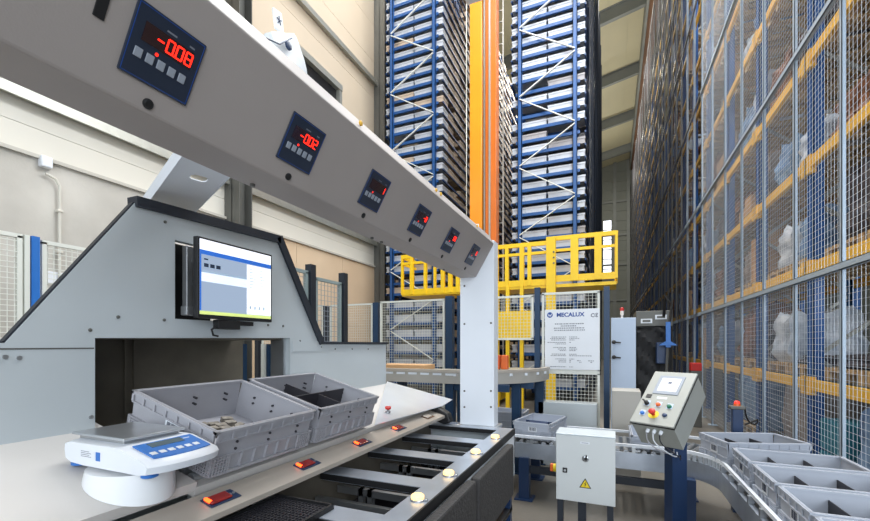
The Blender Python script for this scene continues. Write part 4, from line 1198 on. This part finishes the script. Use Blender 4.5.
# ================================================================ CRATE CONVEYOR (right foreground)
ZC = .575
t = empty('crate_conveyor', (.6,3.9,0), 'low roller conveyor curving past the control cabinet towards the camera', 'conveyor')
CX, CY, RI, RO = .42, 3.82, .38, 1.06
def path(r, y_end=.9, x_start=-.96):
    P = [(x_start, CY+r)]
    for k in range(0, 13): a = pi/2-k*(pi/2)/12; P.append((CX+r*cos(a), CY+r*sin(a)))
    P.append((CX+r, y_end)); return P
def ribbon(P, z0, z1, th):
    mb = MB(); n = len(P); L = []
    for i, p in enumerate(P):
        a = Vector(P[max(i-1,0)]); b = Vector(P[min(i+1,n-1)]); tt = (b-a).normalized(); nn = Vector((-tt.y, tt.x))
        L.append((Vector(p)-nn*th/2, Vector(p)+nn*th/2))
    for i in range(n-1):
        (a,b),(c,d) = L[i], L[i+1]
        mb.add([(*a,z0),(*b,z0),(*d,z0),(*c,z0),(*a,z1),(*b,z1),(*d,z1),(*c,z1)],[(0,3,2,1),(4,5,6,7),(0,1,5,4),(1,2,6,5),(2,3,7,6),(3,0,4,7)])
    return mb
ribbon(path(RI), ZC-.17, ZC-.02, .03).build('inner_side_frame', 'steel_satin', t, smooth=True)
ribbon(path(RO), ZC-.17, ZC-.02, .03).build('outer_side_frame', 'steel_satin', t, smooth=True)
ribbon(path(RI+.01), ZC+.03, ZC+.055, .022).build('guide_rail', 'white_steel', t)
ribbon(path(RO-.01), ZC+.03, ZC+.055, .022).build('guide_rail', 'white_steel', t)
ribbon(path(RI+.09), ZC-.05, ZC-.03, .05).build('belt_track', 'black', t)
def rollers():
    out = []
    x = -.92
    while x < CX: out.append(((x,CY+RI+.03),(x,CY+RO-.03))); x += .075
    for k in range(1, 19): a = pi/2-k*(pi/2)/19; out.append(((CX+(RI+.03)*cos(a),CY+(RI+.03)*sin(a)),(CX+(RO-.03)*cos(a),CY+(RO-.03)*sin(a))))
    y = CY
    while y > .95: out.append(((CX+RI+.03,y),(CX+RO-.03,y))); y -= .075
    return out
for a, b in rollers():
    MB().tube([(*a,ZC-.025),(*b,ZC-.025)], .024, 8).build('roller', 'alu', t, smooth=True)
mb = MB(); k = 0
P = path(RI+.0)
for i in range(len(P)-1):
    a, b = Vector(P[i]), Vector(P[i+1]); L = (b-a).length; m_ = max(1, round(L/.22))
    for j in range(m_):
        q = a+(b-a)*j/m_; mb.bx((q.x,q.y,ZC+.005),(.03,.03,.05)); mb.bx((q.x+.03,q.y+.0,ZC-.0),(.05,.025,.016))
mb.build('rail_clip', 'steel', t)
for (x,y) in ((-.80,CY+RI),(.60,CY+RI-.14),(CX+RI,2.9),(CX+RI,1.5),(-.80,CY+RO),(.7,CY+RO-.05),(CX+RO,3.2),(CX+RO,1.6)):
    mb = MB(); mb.box((x-.05,y-.05,0),(x+.05,y+.05,ZC-.16)); mb.box((x-.09,y-.09,0),(x+.09,y+.09,.012)); mb.build('leg', 'frame_blue', t)
mb = MB(); mb.box((-.75,CY+RI-.02,.26),(.5,CY+RI+.02,.33)); mb.box((CX+RI-.02,1.5,.2),(CX+RI+.02,3.6,.27)); mb.build('cross_member', 'navy', t)
# crates on the conveyor
GR = 'grey crates on the roller conveyor'
cc = crate('grey crate with dark blue contents on the straight conveyor behind the control cabinet', GR, .6,.4,.17,'crate_light',[('x',.05,.13)],'frame_blue')
put(cc, (-.70,4.57,ZC+.003), (0,0,R(80)))
MB().cbox((-.82,4.36,ZC+.03),(-.62,4.56,ZC+.145),.01).build('blue_bundle', 'frame_blue', label='flat dark blue bundle lying in the crate behind the control cabinet', cat='bundle')
dv = [('x',-.1,.17),('x',.1,.17),('y',-.03,.11)]
base = crate('grey crate crossing the conveyor bend, behind the tilted console', GR, .62,.4,.215,'crate_light',dv,'crate_dark')
lb = MB(); lb.box((-.285,-.175,.007),(.285,.175,.05)); lb.build('bottom_mat','crate_dark',base)
put(base, (1.05,4.09,ZC+.003), (0,0,R(19)))
for k,(x,y,r,lab) in enumerate(((1.125,3.45,0,'grey divided crate just after the bend, first of the row'),
                            (1.13,3.0,0,'grey divided crate, second of the row on the roller conveyor'),
                            (1.13,2.57,0,'grey divided crate, third of the row on the roller conveyor'),
                            (1.13,2.14,0,'grey divided crate, last of the row'))):
    c = copy_tree(base); c['label'] = lab; put(c, (x,y,ZC+.003), (0,0,R(r)))
q = crate('white-fronted crate with a label, on the conveyor beneath the console', GR, .56,.38,.12,'crate_light',[],'crate_dark'); put(q, (.36,4.55,ZC+.003), (0,0,R(90)))

# ---- control cabinet on legs
YC = 3.3
A, B = onY(556,433.5,YC), onY(615.5,436.5,YC); zb_ = (onY(556,500,YC).z+onY(615,506,YC).z)/2
x0, x1, zt_ = A.x, B.x, (A.z+B.z)/2
t = empty('control_cabinet', ((x0+x1)/2,YC+.1,0), 'light grey electrical cabinet with a yellow warning triangle, on dark legs', 'cabinet')
MB().cbox((x0+.004,YC+.02,zb_+.004),(x1-.004,YC+.24,zt_-.004),.004).build('cabinet_body', 'cabinet', t)
dr = MB().cbox((x0,YC,zb_),(x1,YC+.018,zt_-.012),.004).build('cabinet_door', 'cabinet', t)
MB().cbox((x0-.002,YC-.004,zt_-.012),(x1+.002,YC+.24,zt_),.003).build('rain_strip', 'panel_white', t)
q = onY(565,470,YC); mb = MB(); mb.cbox((q.x-.017,YC-.006,q.z-.019),(q.x+.017,YC,q.z+.019),.003); lk = mb.build('door_lock', 'black', dr)
mb = MB(); mb.lathe((q.x,YC-.006,q.z),[(.009,0),(.009,.004)],12,'-y'); mb.build('key_insert', 'steel', dr)
q = onY(585.5,458.5,YC); mb = MB(); mb.lathe((q.x,YC,q.z),[(.024,0),(.024,.008),(.018,.012)],20,'-y'); mb.build('switch_ring', 'steel', dr, smooth=True)
mb = MB(); mb.bar((q.x,YC-.016,q.z-.01),(q.x+.008,YC-.016,q.z+.028),.012,.01,up=(0,1,0)); mb.lathe((q.x+.004,YC-.012,q.z),[(.012,0),(.012,.008)],14,'-y'); mb.build('switch_knob', 'black', dr)
q = onY(585,443,YC); MB().box((q.x-.033,YC-.001,q.z-.008),(q.x+.033,YC,q.z+.008)).build('name_strip', 'sign_white', dr)
MB().box((q.x-.024,YC-.0014,q.z-.002),(q.x+.024,YC-.001,q.z+.002)).build('strip_print', 'text_grey', dr)
q = onY(585.2,484.5,YC)
def tri(s, y, d, m, nm, par, dz=0):
    mb = MB(); mb.prism([(q.x-s/2,y,q.z-s*.32+dz),(q.x+s/2,y,q.z-s*.32+dz),(q.x,y,q.z+s*.55+dz)],(0,-d,0)); return mb.build(nm, m, par)
w1 = tri(.086,YC,.0008,'black','warning_triangle',dr); tri(.066,YC-.0008,.0006,'tag_yellow','yellow_field',w1,-.001)
mb = MB(); yy = YC-.0018
mb.add([(q.x+.004,yy,q.z+.022),(q.x-.008,yy,q.z+.002),(q.x-.001,yy,q.z+.003),(q.x-.004,yy,q.z-.02),(q.x+.009,yy,q.z+.004),(q.x+.002,yy,q.z+.004)],[(0,1,2),(0,2,5),(2,3,4),(2,4,5)])
mb.build('flash_symbol', 'black', w1)
q = onY(553,467,YC+.1); mb = MB(); mb.lathe((x0-.03,YC+.09,q.z),[(.03,0),(.032,.01),(.032,.03)],18,'x'); mb.build('main_switch_collar', 'tag_yellow', t, smooth=True)
mb = MB(); mb.cbox((x0-.055,YC+.075,q.z-.03),(x0-.028,YC+.105,q.z+.03),.006); mb.build('main_switch_handle', 'orange', t)
for x in (x0+.025, x1-.035): MB().box((x-.022,YC+.05,0),(x+.022,YC+.1,zb_+.004)).build('leg', 'navy', t)
MB().box(((x0+x1)/2-.06,YC+.14,0),((x0+x1)/2,YC+.2,zb_+.004)).build('leg', 'navy', t)

# ---- tilted operator console on blue column
d0 = 3.0; r0 = (629.4-435)/F*d0
BL0 = Vector((r0*CT-d0*ST, r0*ST+d0*CT, H-(421-344)*d0/F))
ux = Vector((.865,-.502,0)).normalized(); hz = Vector((.502,.865,0))
vv = (hz*.386+Vector((0,0,.345))); Lc = vv.length; vy = vv.normalized(); nz_ = ux.cross(vy)   # outward normal
Wc, Dc = .30, .24
Fc = frame_mtx(BL0, ux, vy)
ctr = BL0+ux*Wc/2-nz_*.1
tc_ = empty('operator_console', (ctr.x,ctr.y,0), 'tilted grey operator console with touch screen and red stop button, on a blue column', 'console')
def cb(a,b,m,nm,par,e=.003,lab=None):
    m_ = MB(); m_.cbox(a,b,e); m_.xf(Fc); return m_.build(nm, m, par, lab)
cb((.004,.004,-Dc),(Wc-.004,Lc-.004,-.024),'console_grey','console_box',tc_)
cb((-.004,-.004,-.022),(Wc+.004,Lc+.004,-.016),'black','seal',tc_,.001)
dd = cb((0,0,-.016),(Wc,Lc,0),'console_grey','console_door',tc_,.004)
# plate positions measured on the photo as fractions of the door
def uv(px_, py_):
    # intersect pixel ray with the door plane
    k = (px_-435)/F; D = Vector((k*CT-ST, k*ST+CT, (344-py_)/F)); O = Vector((0,0,H))
    s = (BL0-O).dot(nz_)/D.dot(nz_); P = O+D*s-BL0; return P.dot(ux), P.dot(vy)
u0,v0 = uv(652.5,394); u1,v1 = uv(678,396); u2,v2 = uv(660,376.5)
vt = uv(670,377)[1]
ub, vb = .07*Wc, .58*Lc
c4 = [uv(651.7,393.5),uv(677.5,395.5),uv(686.5,377),uv(661.5,376)]
ua, ub_ = (c4[0][0]+c4[3][0])/2, (c4[1][0]+c4[2][0])/2; va, vb_ = (c4[0][1]+c4[1][1])/2, (c4[2][1]+c4[3][1])/2
scn = cb((ua,va,0),(ub_,vb_,.005),'button_grey','touch_screen',dd,.002)
c5 = [uv(656,391),uv(676,392.5),uv(682.5,379.5),uv(664,378.5)]
ua, ub_ = (c5[0][0]+c5[3][0])/2, (c5[1][0]+c5[2][0])/2; va, vb_ = (c5[0][1]+c5[1][1])/2, (c5[2][1]+c5[3][1])/2
cb((ua,va,.005),(ub_,vb_,.0058),'sign_white','screen_picture',dd,.0002)
cb(((ua+ub_)/2-.012,(va+vb_)/2+.01,.0058),((ua+ub_)/2+.012,(va+vb_)/2+.028,.0062),'frame_blue','screen_logo',dd,.0001)
cb(((ua+ub_)/2-.01,(va+vb_)/2-.04,.0058),((ua+ub_)/2+.01,(va+vb_)/2-.032,.0062),'ui_grey','screen_caption',dd,.0001)
def knob(px_, py_, r, m, nm, h=.02, plate=True, lab=None):
    u,v = uv(px_,py_)
    if plate: cb((u-.02,v-.018,0),(u+.02,v+.03,.0015),'cabinet_blue','legend_plate',dd,.0004)
    m_ = MB(); m_.lathe((u,v,.0015),[(r*1.15,0),(r*1.15,.004),(r,.005),(r,h),(r*.6,h+.002)],16); m_.xf(Fc); return m_.build(nm, m, dd, lab, smooth=True)
cb((uv(649,396)[0]-.018,uv(649,396)[1]-.018,0),(uv(649,396)[0]+.018,uv(649,396)[1]+.018,.004),'black','key_switch',dd,.001)
cb((uv(662,398)[0]-.035,uv(662,398)[1]-.009,0),(uv(662,398)[0]+.035,uv(662,398)[1]+.009,.001),'sign_white','name_strip',dd,.0003)
knob(658.5,405,.014,'orange','illuminated_button',.014,lab='orange button'); knob(669.5,407,.014,'green','illuminated_button',.014,lab='green button')
knob(647,403.5,.015,'black','selector_switch',.02)
u,v = uv(646,403); m_ = MB(); m_.bar((u-.02,v+.012,.024),(u+.012,v-.008,.024),.009,.012,up=(0,0,1)); m_.xf(Fc); m_.build('selector_lever','black',dd)
knob(642.5,413,.013,'blue_plastic','push_button',.012); knob(664.8,415.5,.014,'frame_blue','push_button',.01,False)
u,v = uv(653.5,414.5); m_ = MB(); m_.lathe((u,v,0),[(.036,0),(.036,.0015)],28); m_.xf(Fc); m_.build('stop_ring','tag_yellow',dd)
m_ = MB(); m_.lathe((u,v,.0015),[(.012,0),(.012,.022),(.022,.026),(.023,.04),(.012,.046)],20); m_.xf(Fc); m_.build('stop_button','red',dd,'red mushroom stop button',smooth=True)
# cable glands and cables under the box
for k in range(3):
    m_ = MB(); u = .11+k*.045; m_.lathe((0,0,0),[(.012,0),(.012,.02),(.008,.028)],12); m_.xf(Fc @ Matrix.Translation((u,.004,-.07)) @ Matrix.Rotation(R(90),4,'X')); m_.build('cable_gland','sign_white',tc_,smooth=True)
colx, coly = onY(676,430,3.0).x, 0
cz = BL0+ux*.2-nz_*.12
cpx = [p for p in (onZ(676,480,.4),)]
cdst = 3.02; rr = (675.5-435)/F*cdst; CP = Vector((rr*CT-cdst*ST, rr*ST+cdst*CT, 0))
m_ = MB(); m_.box((-.052,-.052,0),(.052,.052,.97)); m_.box((-.12,-.12,0),(.12,.12,.015)); m_.xf(Matrix.Translation(CP) @ Matrix.Rotation(TH,4,'Z')); m_.build('column','frame_blue',tc_,'blue column')
m_ = MB(); m_.box((-.05,-.05,.96),(.05,.05,1.05)); m_.xf(Matrix.Translation(CP) @ Matrix.Rotation(TH,4,'Z')); m_.build('column_head','steel_dark',tc_)
for k in range(3):
    a = Fc @ Vector((.11+k*.045,-.028,-.07)); e_ = CP+Vector((-.02+.02*k,-.075,.80-.02*k)); m = (a+e_)/2+Vector((-.0+.03*k,-.04,-.07))
    pts = [a, a+Vector((0,0,-.06)), m, e_+Vector((.0,-.03,-.03)), e_]
    m_ = MB(); sm = []
    for i in range(13):
        tt = i/12*(len(pts)-1); j = min(int(tt), len(pts)-2); w2 = tt-j; sm.append(pts[j]*(1-w2)+pts[j+1]*w2)
    for _ in range(2): sm = [sm[0]]+[(sm[i-1]+sm[i]*2+sm[i+1])/4 for i in range(1,len(sm)-1)]+[sm[-1]]
    m_.tube(sm,.0045,6); m_.build('cable',('crate','sign_white','crate_dark')[k],tc_,smooth=True)

# ---- notice board on the fence
Ys = 5.7-.035
A, B, Cc = onY(545,309.5,Ys), onY(599.5,308.5,Ys), onY(545,369,Ys)
x0, x1, z1, z0 = A.x, B.x, (A.z+B.z)/2, Cc.z
t = MB().box((x0,Ys-.006,z0),(x1,Ys,z1)).build('notice_board', 'sign_white', label='white notice board with blue company lettering hung on the mesh fence', cat='sign')
Wb, Hb = x1-x0, z1-z0
def tm(u, v): return frame_mtx((x0+u*Wb, Ys-.0065, z1-v*Hb), (1,0,0), (0,0,1))
text('lettering', 'MECALUX', Hb*.092, 'logo_blue', t, tm(.475,.095) @ Matrix.Diagonal((1.04,1,1,1)))
text('certification_mark', 'C', Hb*.085, 'text_grey', t, tm(.88,.115)); text('certification_mark', '\u20ac', Hb*.085, 'text_grey', t, tm(.945,.115))
q = tm(.095,.09) @ Vector((0,0,0)); mb = MB(); mb.lathe((q.x,Ys-.006,q.z),[(Hb*.047,0),(Hb*.047,.001)],20,'-y'); lg = mb.build('round_logo', 'logo_blue', t)
mb = MB(); s = Hb*.032
for a,b in (((-s,s*.7),(-s*.4,-s*.8)),((-s*.4,-s*.8),(0,s*.2)),((0,s*.2),(s*.4,-s*.8)),((s*.4,-s*.8),(s,s*.7))): mb.bar((q.x+a[0],Ys-.0075,q.z+a[1]),(q.x+b[0],Ys-.0075,q.z+b[1]),.007,.001,up=(0,1,0))
mb.build('logo_strokes', 'sign_white', lg)
mb = MB(); rnd = random.Random(9)
def line(u0,u1,v,h=.012):
    u = u0
    while u < u1-.01:
        w2 = rnd.uniform(.015,.04); mb.box((x0+u*Wb,Ys-.0068,z1-(v+h)*Hb),(x0+min(u+w2,u1)*Wb,Ys-.006,z1-v*Hb)); u += w2+.01
for v,a,b in ((.235,.19,.72),(.27,.3,.6),(.305,.17,.73),(.34,.18,.74)): line(a,b,v,.017)
for v,a,b in ((.455,.13,.40),(.48,.10,.40),(.505,.12,.40),(.545,.05,.40),(.57,.2,.40),(.63,.16,.40),(.655,.25,.4),(.68,.28,.4),(.74,.13,.4),(.765,.11,.4),(.82,.2,.4),(.845,.26,.4),(.87,.26,.4),(.95,.1,.4)): line(a,b,v)
for v,a,b in ((.455,.46,.6),(.48,.46,.64),(.505,.46,.57),(.545,.46,.5),(.63,.46,.58),(.655,.46,.6),(.68,.46,.58),(.74,.46,.6),(.765,.46,.86),(.82,.46,.55),(.845,.46,.5),(.845,.6,.68),(.845,.8,.9),(.87,.46,.5),(.87,.64,.68),(.87,.84,.88),(.95,.46,.53)): line(a,b,v)
mb.build('printed_text', 'text_grey', t)

# ---- boxes around the fence
def onbox(name, pxl, pxr, pyt, Y, depth, m, lab, cat, z0=0, bev=.006):
    a, b = onY(pxl,pyt,Y), onY(pxr,pyt,Y)
    return MB().cbox((a.x,Y,z0),(b.x,Y+depth,(a.z+b.z)/2),bev).build(name, m, label=lab, cat=cat)
onbox('floor_cabinet', 538, 597, 403, 5.45, .2, 'panel_white', 'low pale grey box standing before the foot of the notice board fence', 'cabinet')
onbox('floor_cabinet', 612, 641, 391, 5.1, .35, 'cabinet_beige', 'low beige box between the tall bluish cabinet and the tilted console', 'cabinet')
Yk = 6.6; a, b = onY(611,318,Yk), onY(636,318,Yk)
t = empty('tall_cabinet', ((a.x+b.x)/2,Yk,0), 'tall bluish-white cabinet with a red-topped beacon beside the notice board fence', 'cabinet')
MB().cbox((a.x,Yk,.05),(b.x,Yk+.45,a.z),.006).build('cabinet_body','cabinet_blue',t)
MB().box((a.x+.02,Yk+.02,0),(b.x-.02,Yk+.43,.05)).build('plinth','navy',t)
q = onY(622,316,Yk+.15); mb = MB(); mb.lathe((q.x,Yk+.15,a.z),[(.015,0),(.015,.05)],14); bc = mb.build('beacon_base','beacon_clear',t,smooth=True)
mb = MB(); mb.lathe((q.x,Yk+.15,a.z+.05),[(.026,0),(.026,.06)],14); mb.build('beacon_lamp','beacon_clear',t,smooth=True)
mb = MB(); mb.lathe((q.x,Yk+.15,a.z+.11),[(.027,0),(.027,.04),(.014,.05)],14); mb.build('beacon_lamp','red',t,'red beacon lamp',smooth=True)
for p_ in ((614,342),(614,357)):
    q = onY(*p_,Yk); mb = MB(); mb.lathe((q.x,Yk,q.z),[(.028,0),(.028,.03),(.012,.05)],12,'-y'); mb.bar((q.x,Yk-.05,q.z),(q.x+.09,Yk-.05,q.z-.01),.02,.02); mb.build('door_handle','black',t)
# black curtain box with a label plate
Yq = 7.3; a, b = onY(637,326,Yq), onY(671,326,Yq)
t = empty('curtained_booth', ((a.x+b.x)/2,Yq,0), 'dark booth with wrinkled black curtain behind the tilted console', 'booth')
n, m2 = 30, 24; vs = []; fs = []
for i in range(n+1):
    for j in range(m2+1):
        x = a.x+(b.x-a.x)*i/n; z = .03+(a.z-.06)*j/m2
        vs.append((x, Yq-.02+.02*sin(j*1.3+i*.25)+.014*sin(j*2.9+i*.6), z))
for i in range(n):
    for j in range(m2): fs.append((i*(m2+1)+j,(i+1)*(m2+1)+j,(i+1)*(m2+1)+j+1,i*(m2+1)+j+1))
mb = MB(); mb.add(vs, fs); cu = mb.build('curtain', 'curtain', t, smooth=True)
md = cu.modifiers.new('thick','SOLIDIFY'); md.thickness = .006
MB().cbox((a.x-.02,Yq+.05,0),(b.x+.02,Yq+.8,a.z+.0),.01).build('booth_body','black',t)
top = onY(650,311,Yq)
MB().cbox((a.x-.02,Yq-.04,a.z-.01),(b.x+.02,Yq+.8,top.z),.01).build('header','steel_dark',t)
for p_ in ((646.5,321,.05),(661,317,.05)):
    q = onY(p_[0],p_[1],Yq-.045); w1 = MB().box((q.x-.08,Yq-.048,q.z-.035),(q.x+.08,Yq-.04,q.z+.035)).build('label_plate','sign_white',t)
    MB().box((q.x-.055,Yq-.05,q.z-.018),(q.x+.055,Yq-.048,q.z+.018)).build('plate_field','steel_dark',w1)
q = onY(668,344,7.0)
t = empty('tool_hanger', (q.x,7.0,q.z), 'blue T-shaped hanger holding cables above the tilted console', 'hanger')
a_ = onY(669,322,7.0)
mb = MB(); mb.box((q.x-.03,6.96,q.z-.05),(q.x+.03,7.0,a_.z)); mb.build('stem','blue_plastic',t)
mb = MB(); mb.prism([(q.x-.12,6.95,q.z-.02),(q.x+.12,6.95,q.z-.02),(q.x+.03,6.95,q.z+.04),(q.x-.03,6.95,q.z+.04)],(0,.06,0)); mb.build('cross_arm','blue_plastic',t)
mb = MB(); mb.tube([(q.x+.02,7.0,a_.z-.02),(q.x+.05,7.02,a_.z+.25),(q.x-.02,7.1,a_.z+.4),(q.x-.03,7.25,a_.z+.1)],.02,8); mb.build('hose','black',t,smooth=True)
mb = MB(); mb.tube([(q.x,7.04,q.z-.06),(q.x-.02,7.0,q.z-.4),(q.x+.02,7.0,.02)],.018,8); mb.build('stand_pipe','steel_dark',t,smooth=True)
q = onY(664,352,6.9); MB().cbox((q.x-.08,7.1,q.z-.18),(q.x+.08,7.25,q.z+.14),.01).build('blue_box','frame_blue',t)

# ---- sensor post with beacon behind the crates
Yb_ = 4.62; q = onY(737,400,Yb_)
t = empty('beacon_post', (q.x,Yb_,0), 'short blue post with an orange and red beacon, before the galvanised mesh fence', 'post')
b0 = onY(737,409,Yb_)
MB().cbox((q.x-.04,Yb_-.035,0),(q.x+.04,Yb_+.035,b0.z),.004).build('post_tube','frame_blue',t)
MB().cbox((q.x-.06,Yb_-.045,b0.z),(q.x+.06,Yb_+.045,b0.z+.03),.008).build('sensor_head','steel_dark',t)
mb = MB(); mb.lathe((q.x,Yb_,b0.z+.03),[(.028,0),(.025,.022)],18); mb.build('amber_lamp','orange',t,smooth=True)
mb = MB(); mb.lathe((q.x,Yb_,b0.z+.052),[(.024,0),(.02,.018),(.008,.024)],18); mb.build('red_lamp','red_glow_soft',t,smooth=True)
mb = MB(); mb.tube([(q.x+.06+.05*(1-cos(k*pi/8)),Yb_,b0.z+.01-.09*sin(k*pi/8)*1.0-(k*.012)) for k in range(9)]+[(q.x+.06,Yb_,b0.z-.14)],.008,6); mb.build('cable','black',t,smooth=True)

# ================================================================ BACKGROUND CONVEYOR LOOP
ZL = 1.24; Yl = 4.5
t = empty('curved_conveyor', (-1.8,Yl+.3,0), 'raised grey conveyor bending away behind the white post', 'conveyor')
CX2, R2, R3 = -1.75, .98, .45
def pth(r):
    P = [(-3.1, Yl+R2-r)]
    for k in range(0, 13):
        a = -pi/2+k*(pi/2)/12; P.append((CX2+r*cos(a), Yl+R2+r*sin(a)))
    P.append((CX2+r, 5.62)); return P
ribbon(pth(R2), ZL-.15, ZL-.02, .03).build('outer_side_frame','cabinet_beige',t,smooth=True)
ribbon(pth(R3), ZL-.15, ZL-.02, .03).build('inner_side_frame','cabinet_beige',t,smooth=True)
ribbon(pth(R2), ZL-.022, ZL+.012, .06).build('top_edge','rail_beige',t)
mb = MB(); mb.box((-3.1,Yl+.02,ZL-.05),(CX2,Yl+R2-R3-.02,ZL-.01))
n = 12
for k in range(n):
    a, b = -pi/2+k*(pi/2)/n, -pi/2+(k+1)*(pi/2)/n
    mb.prism([(CX2+R3*cos(a),Yl+R2+R3*sin(a),ZL-.05),(CX2+R2*cos(a),Yl+R2+R2*sin(a),ZL-.05),(CX2+R2*cos(b),Yl+R2+R2*sin(b),ZL-.05),(CX2+R3*cos(b),Yl+R2+R3*sin(b),ZL-.05)],(0,0,.04))
mb.box((CX2+R3,Yl+R2,ZL-.05),(CX2+R2,5.62,ZL-.01)); mb.build('belt','galvanised',t)
mb = MB()
for k in range(9): 
    x = -3.05+k*.16; mb.box((x,Yl-.022,ZL-.055),(x+.11,Yl-.012,ZL-.03))
for k in range(7):
    a = -pi/2+.1+k*.22; c_ = Vector((CX2+(R2+.02)*cos(a),Yl+R2+(R2+.02)*sin(a),ZL-.045)); mb.bx(c_,(.03,.03,.03))
mb.build('rail_clip','white_steel',t)
for (x,y) in ((-2.6,Yl+.1),(-1.75,Yl+.1),(-1.05,5.0),(-2.6,Yl+.5),(-.85,5.5)):
    mb = MB(); mb.box((x-.05,y-.05,0),(x+.05,y+.05,ZL-.14)); mb.box((x-.08,y-.08,0),(x+.08,y+.08,.012)); mb.build('leg','post_blue',t)
mb = MB(); mb.box((-1.75,Yl+.08,ZL-.23),(-1.05,Yl+.14,ZL-.15)); mb.box((-2.6,Yl+.08,.45),(-1.75,Yl+.12,.52)); mb.box((-1.75,5.0,ZL-.22),(-.85,5.06,ZL-.15)); mb.build('cross_member','post_blue',t)
# orange guide posts standing on the loop
for k,p_ in enumerate((497,505)):
    q = onY(p_,358,5.15); MB().cbox((q.x-.04,5.1,ZL-.008),(q.x+.04,5.2,ZL+.17),.01).build('orange_block','orange',label='orange block on the curved conveyor, %s of the pair beside the white post' % ('left','right')[k],cat='block')
# carton lying on the straight part
MB().cbox((-2.75,4.62,ZL-.008),(-2.1,4.95,ZL+.05),.004).build('flat_carton','cardboard',label='flat brown carton lying on the raised conveyor',cat='carton')
# stacked grey crates on the floor behind the white post
rk = [( -1.62,4.35,.02),(-1.62,4.35,.24),(-2.25,4.25,.02),(-2.25,4.25,.24),(-1.62,4.35,.46),(-1.35,5.65,.02),(-1.35,5.65,.24),(-1.35,5.65,.46)]
names = {( -1.62,4.35):'under the raised conveyor, behind the white post',(-2.25,4.25):'below the shiny end sheet',(-1.35,5.65):'below the blue cross member of the raised conveyor'}
lv = ['bottom','middle','top']
bs = None; 
for i,(x,y,z) in enumerate(rk):
    n_ = len([1 for a in rk if a[:2]==(x,y)]); li = [a for a in rk if a[:2]==(x,y)].index((x,y,z))
    pos = ('lower','upper')[li] if n_ == 2 else lv[li]
    lab = 'grey stacked crate %s, %s of its stack' % (names[(x,y)], pos)
    if bs is None: bs = crate(lab,'stacked grey crates behind the white post',.6,.4,.2,'crate_light',lattice=False); c = bs
    else: c = copy_tree(bs); c['label'] = lab
    put(c,(x,y,z-.02+ .0005*li),(0,0,R(0)))
vs_ = sc.view_settings; vs_.view_transform = 'Standard'; vs_.look = 'None'; vs_.gamma = 1; vs_.use_curve_mapping = False; vs_.exposure = -1.4
sc.cycles.use_denoising = True
sc.cycles.max_bounces = 7; sc.cycles.transparent_max_bounces = 12
sc.cycles.sample_clamp_indirect = 4
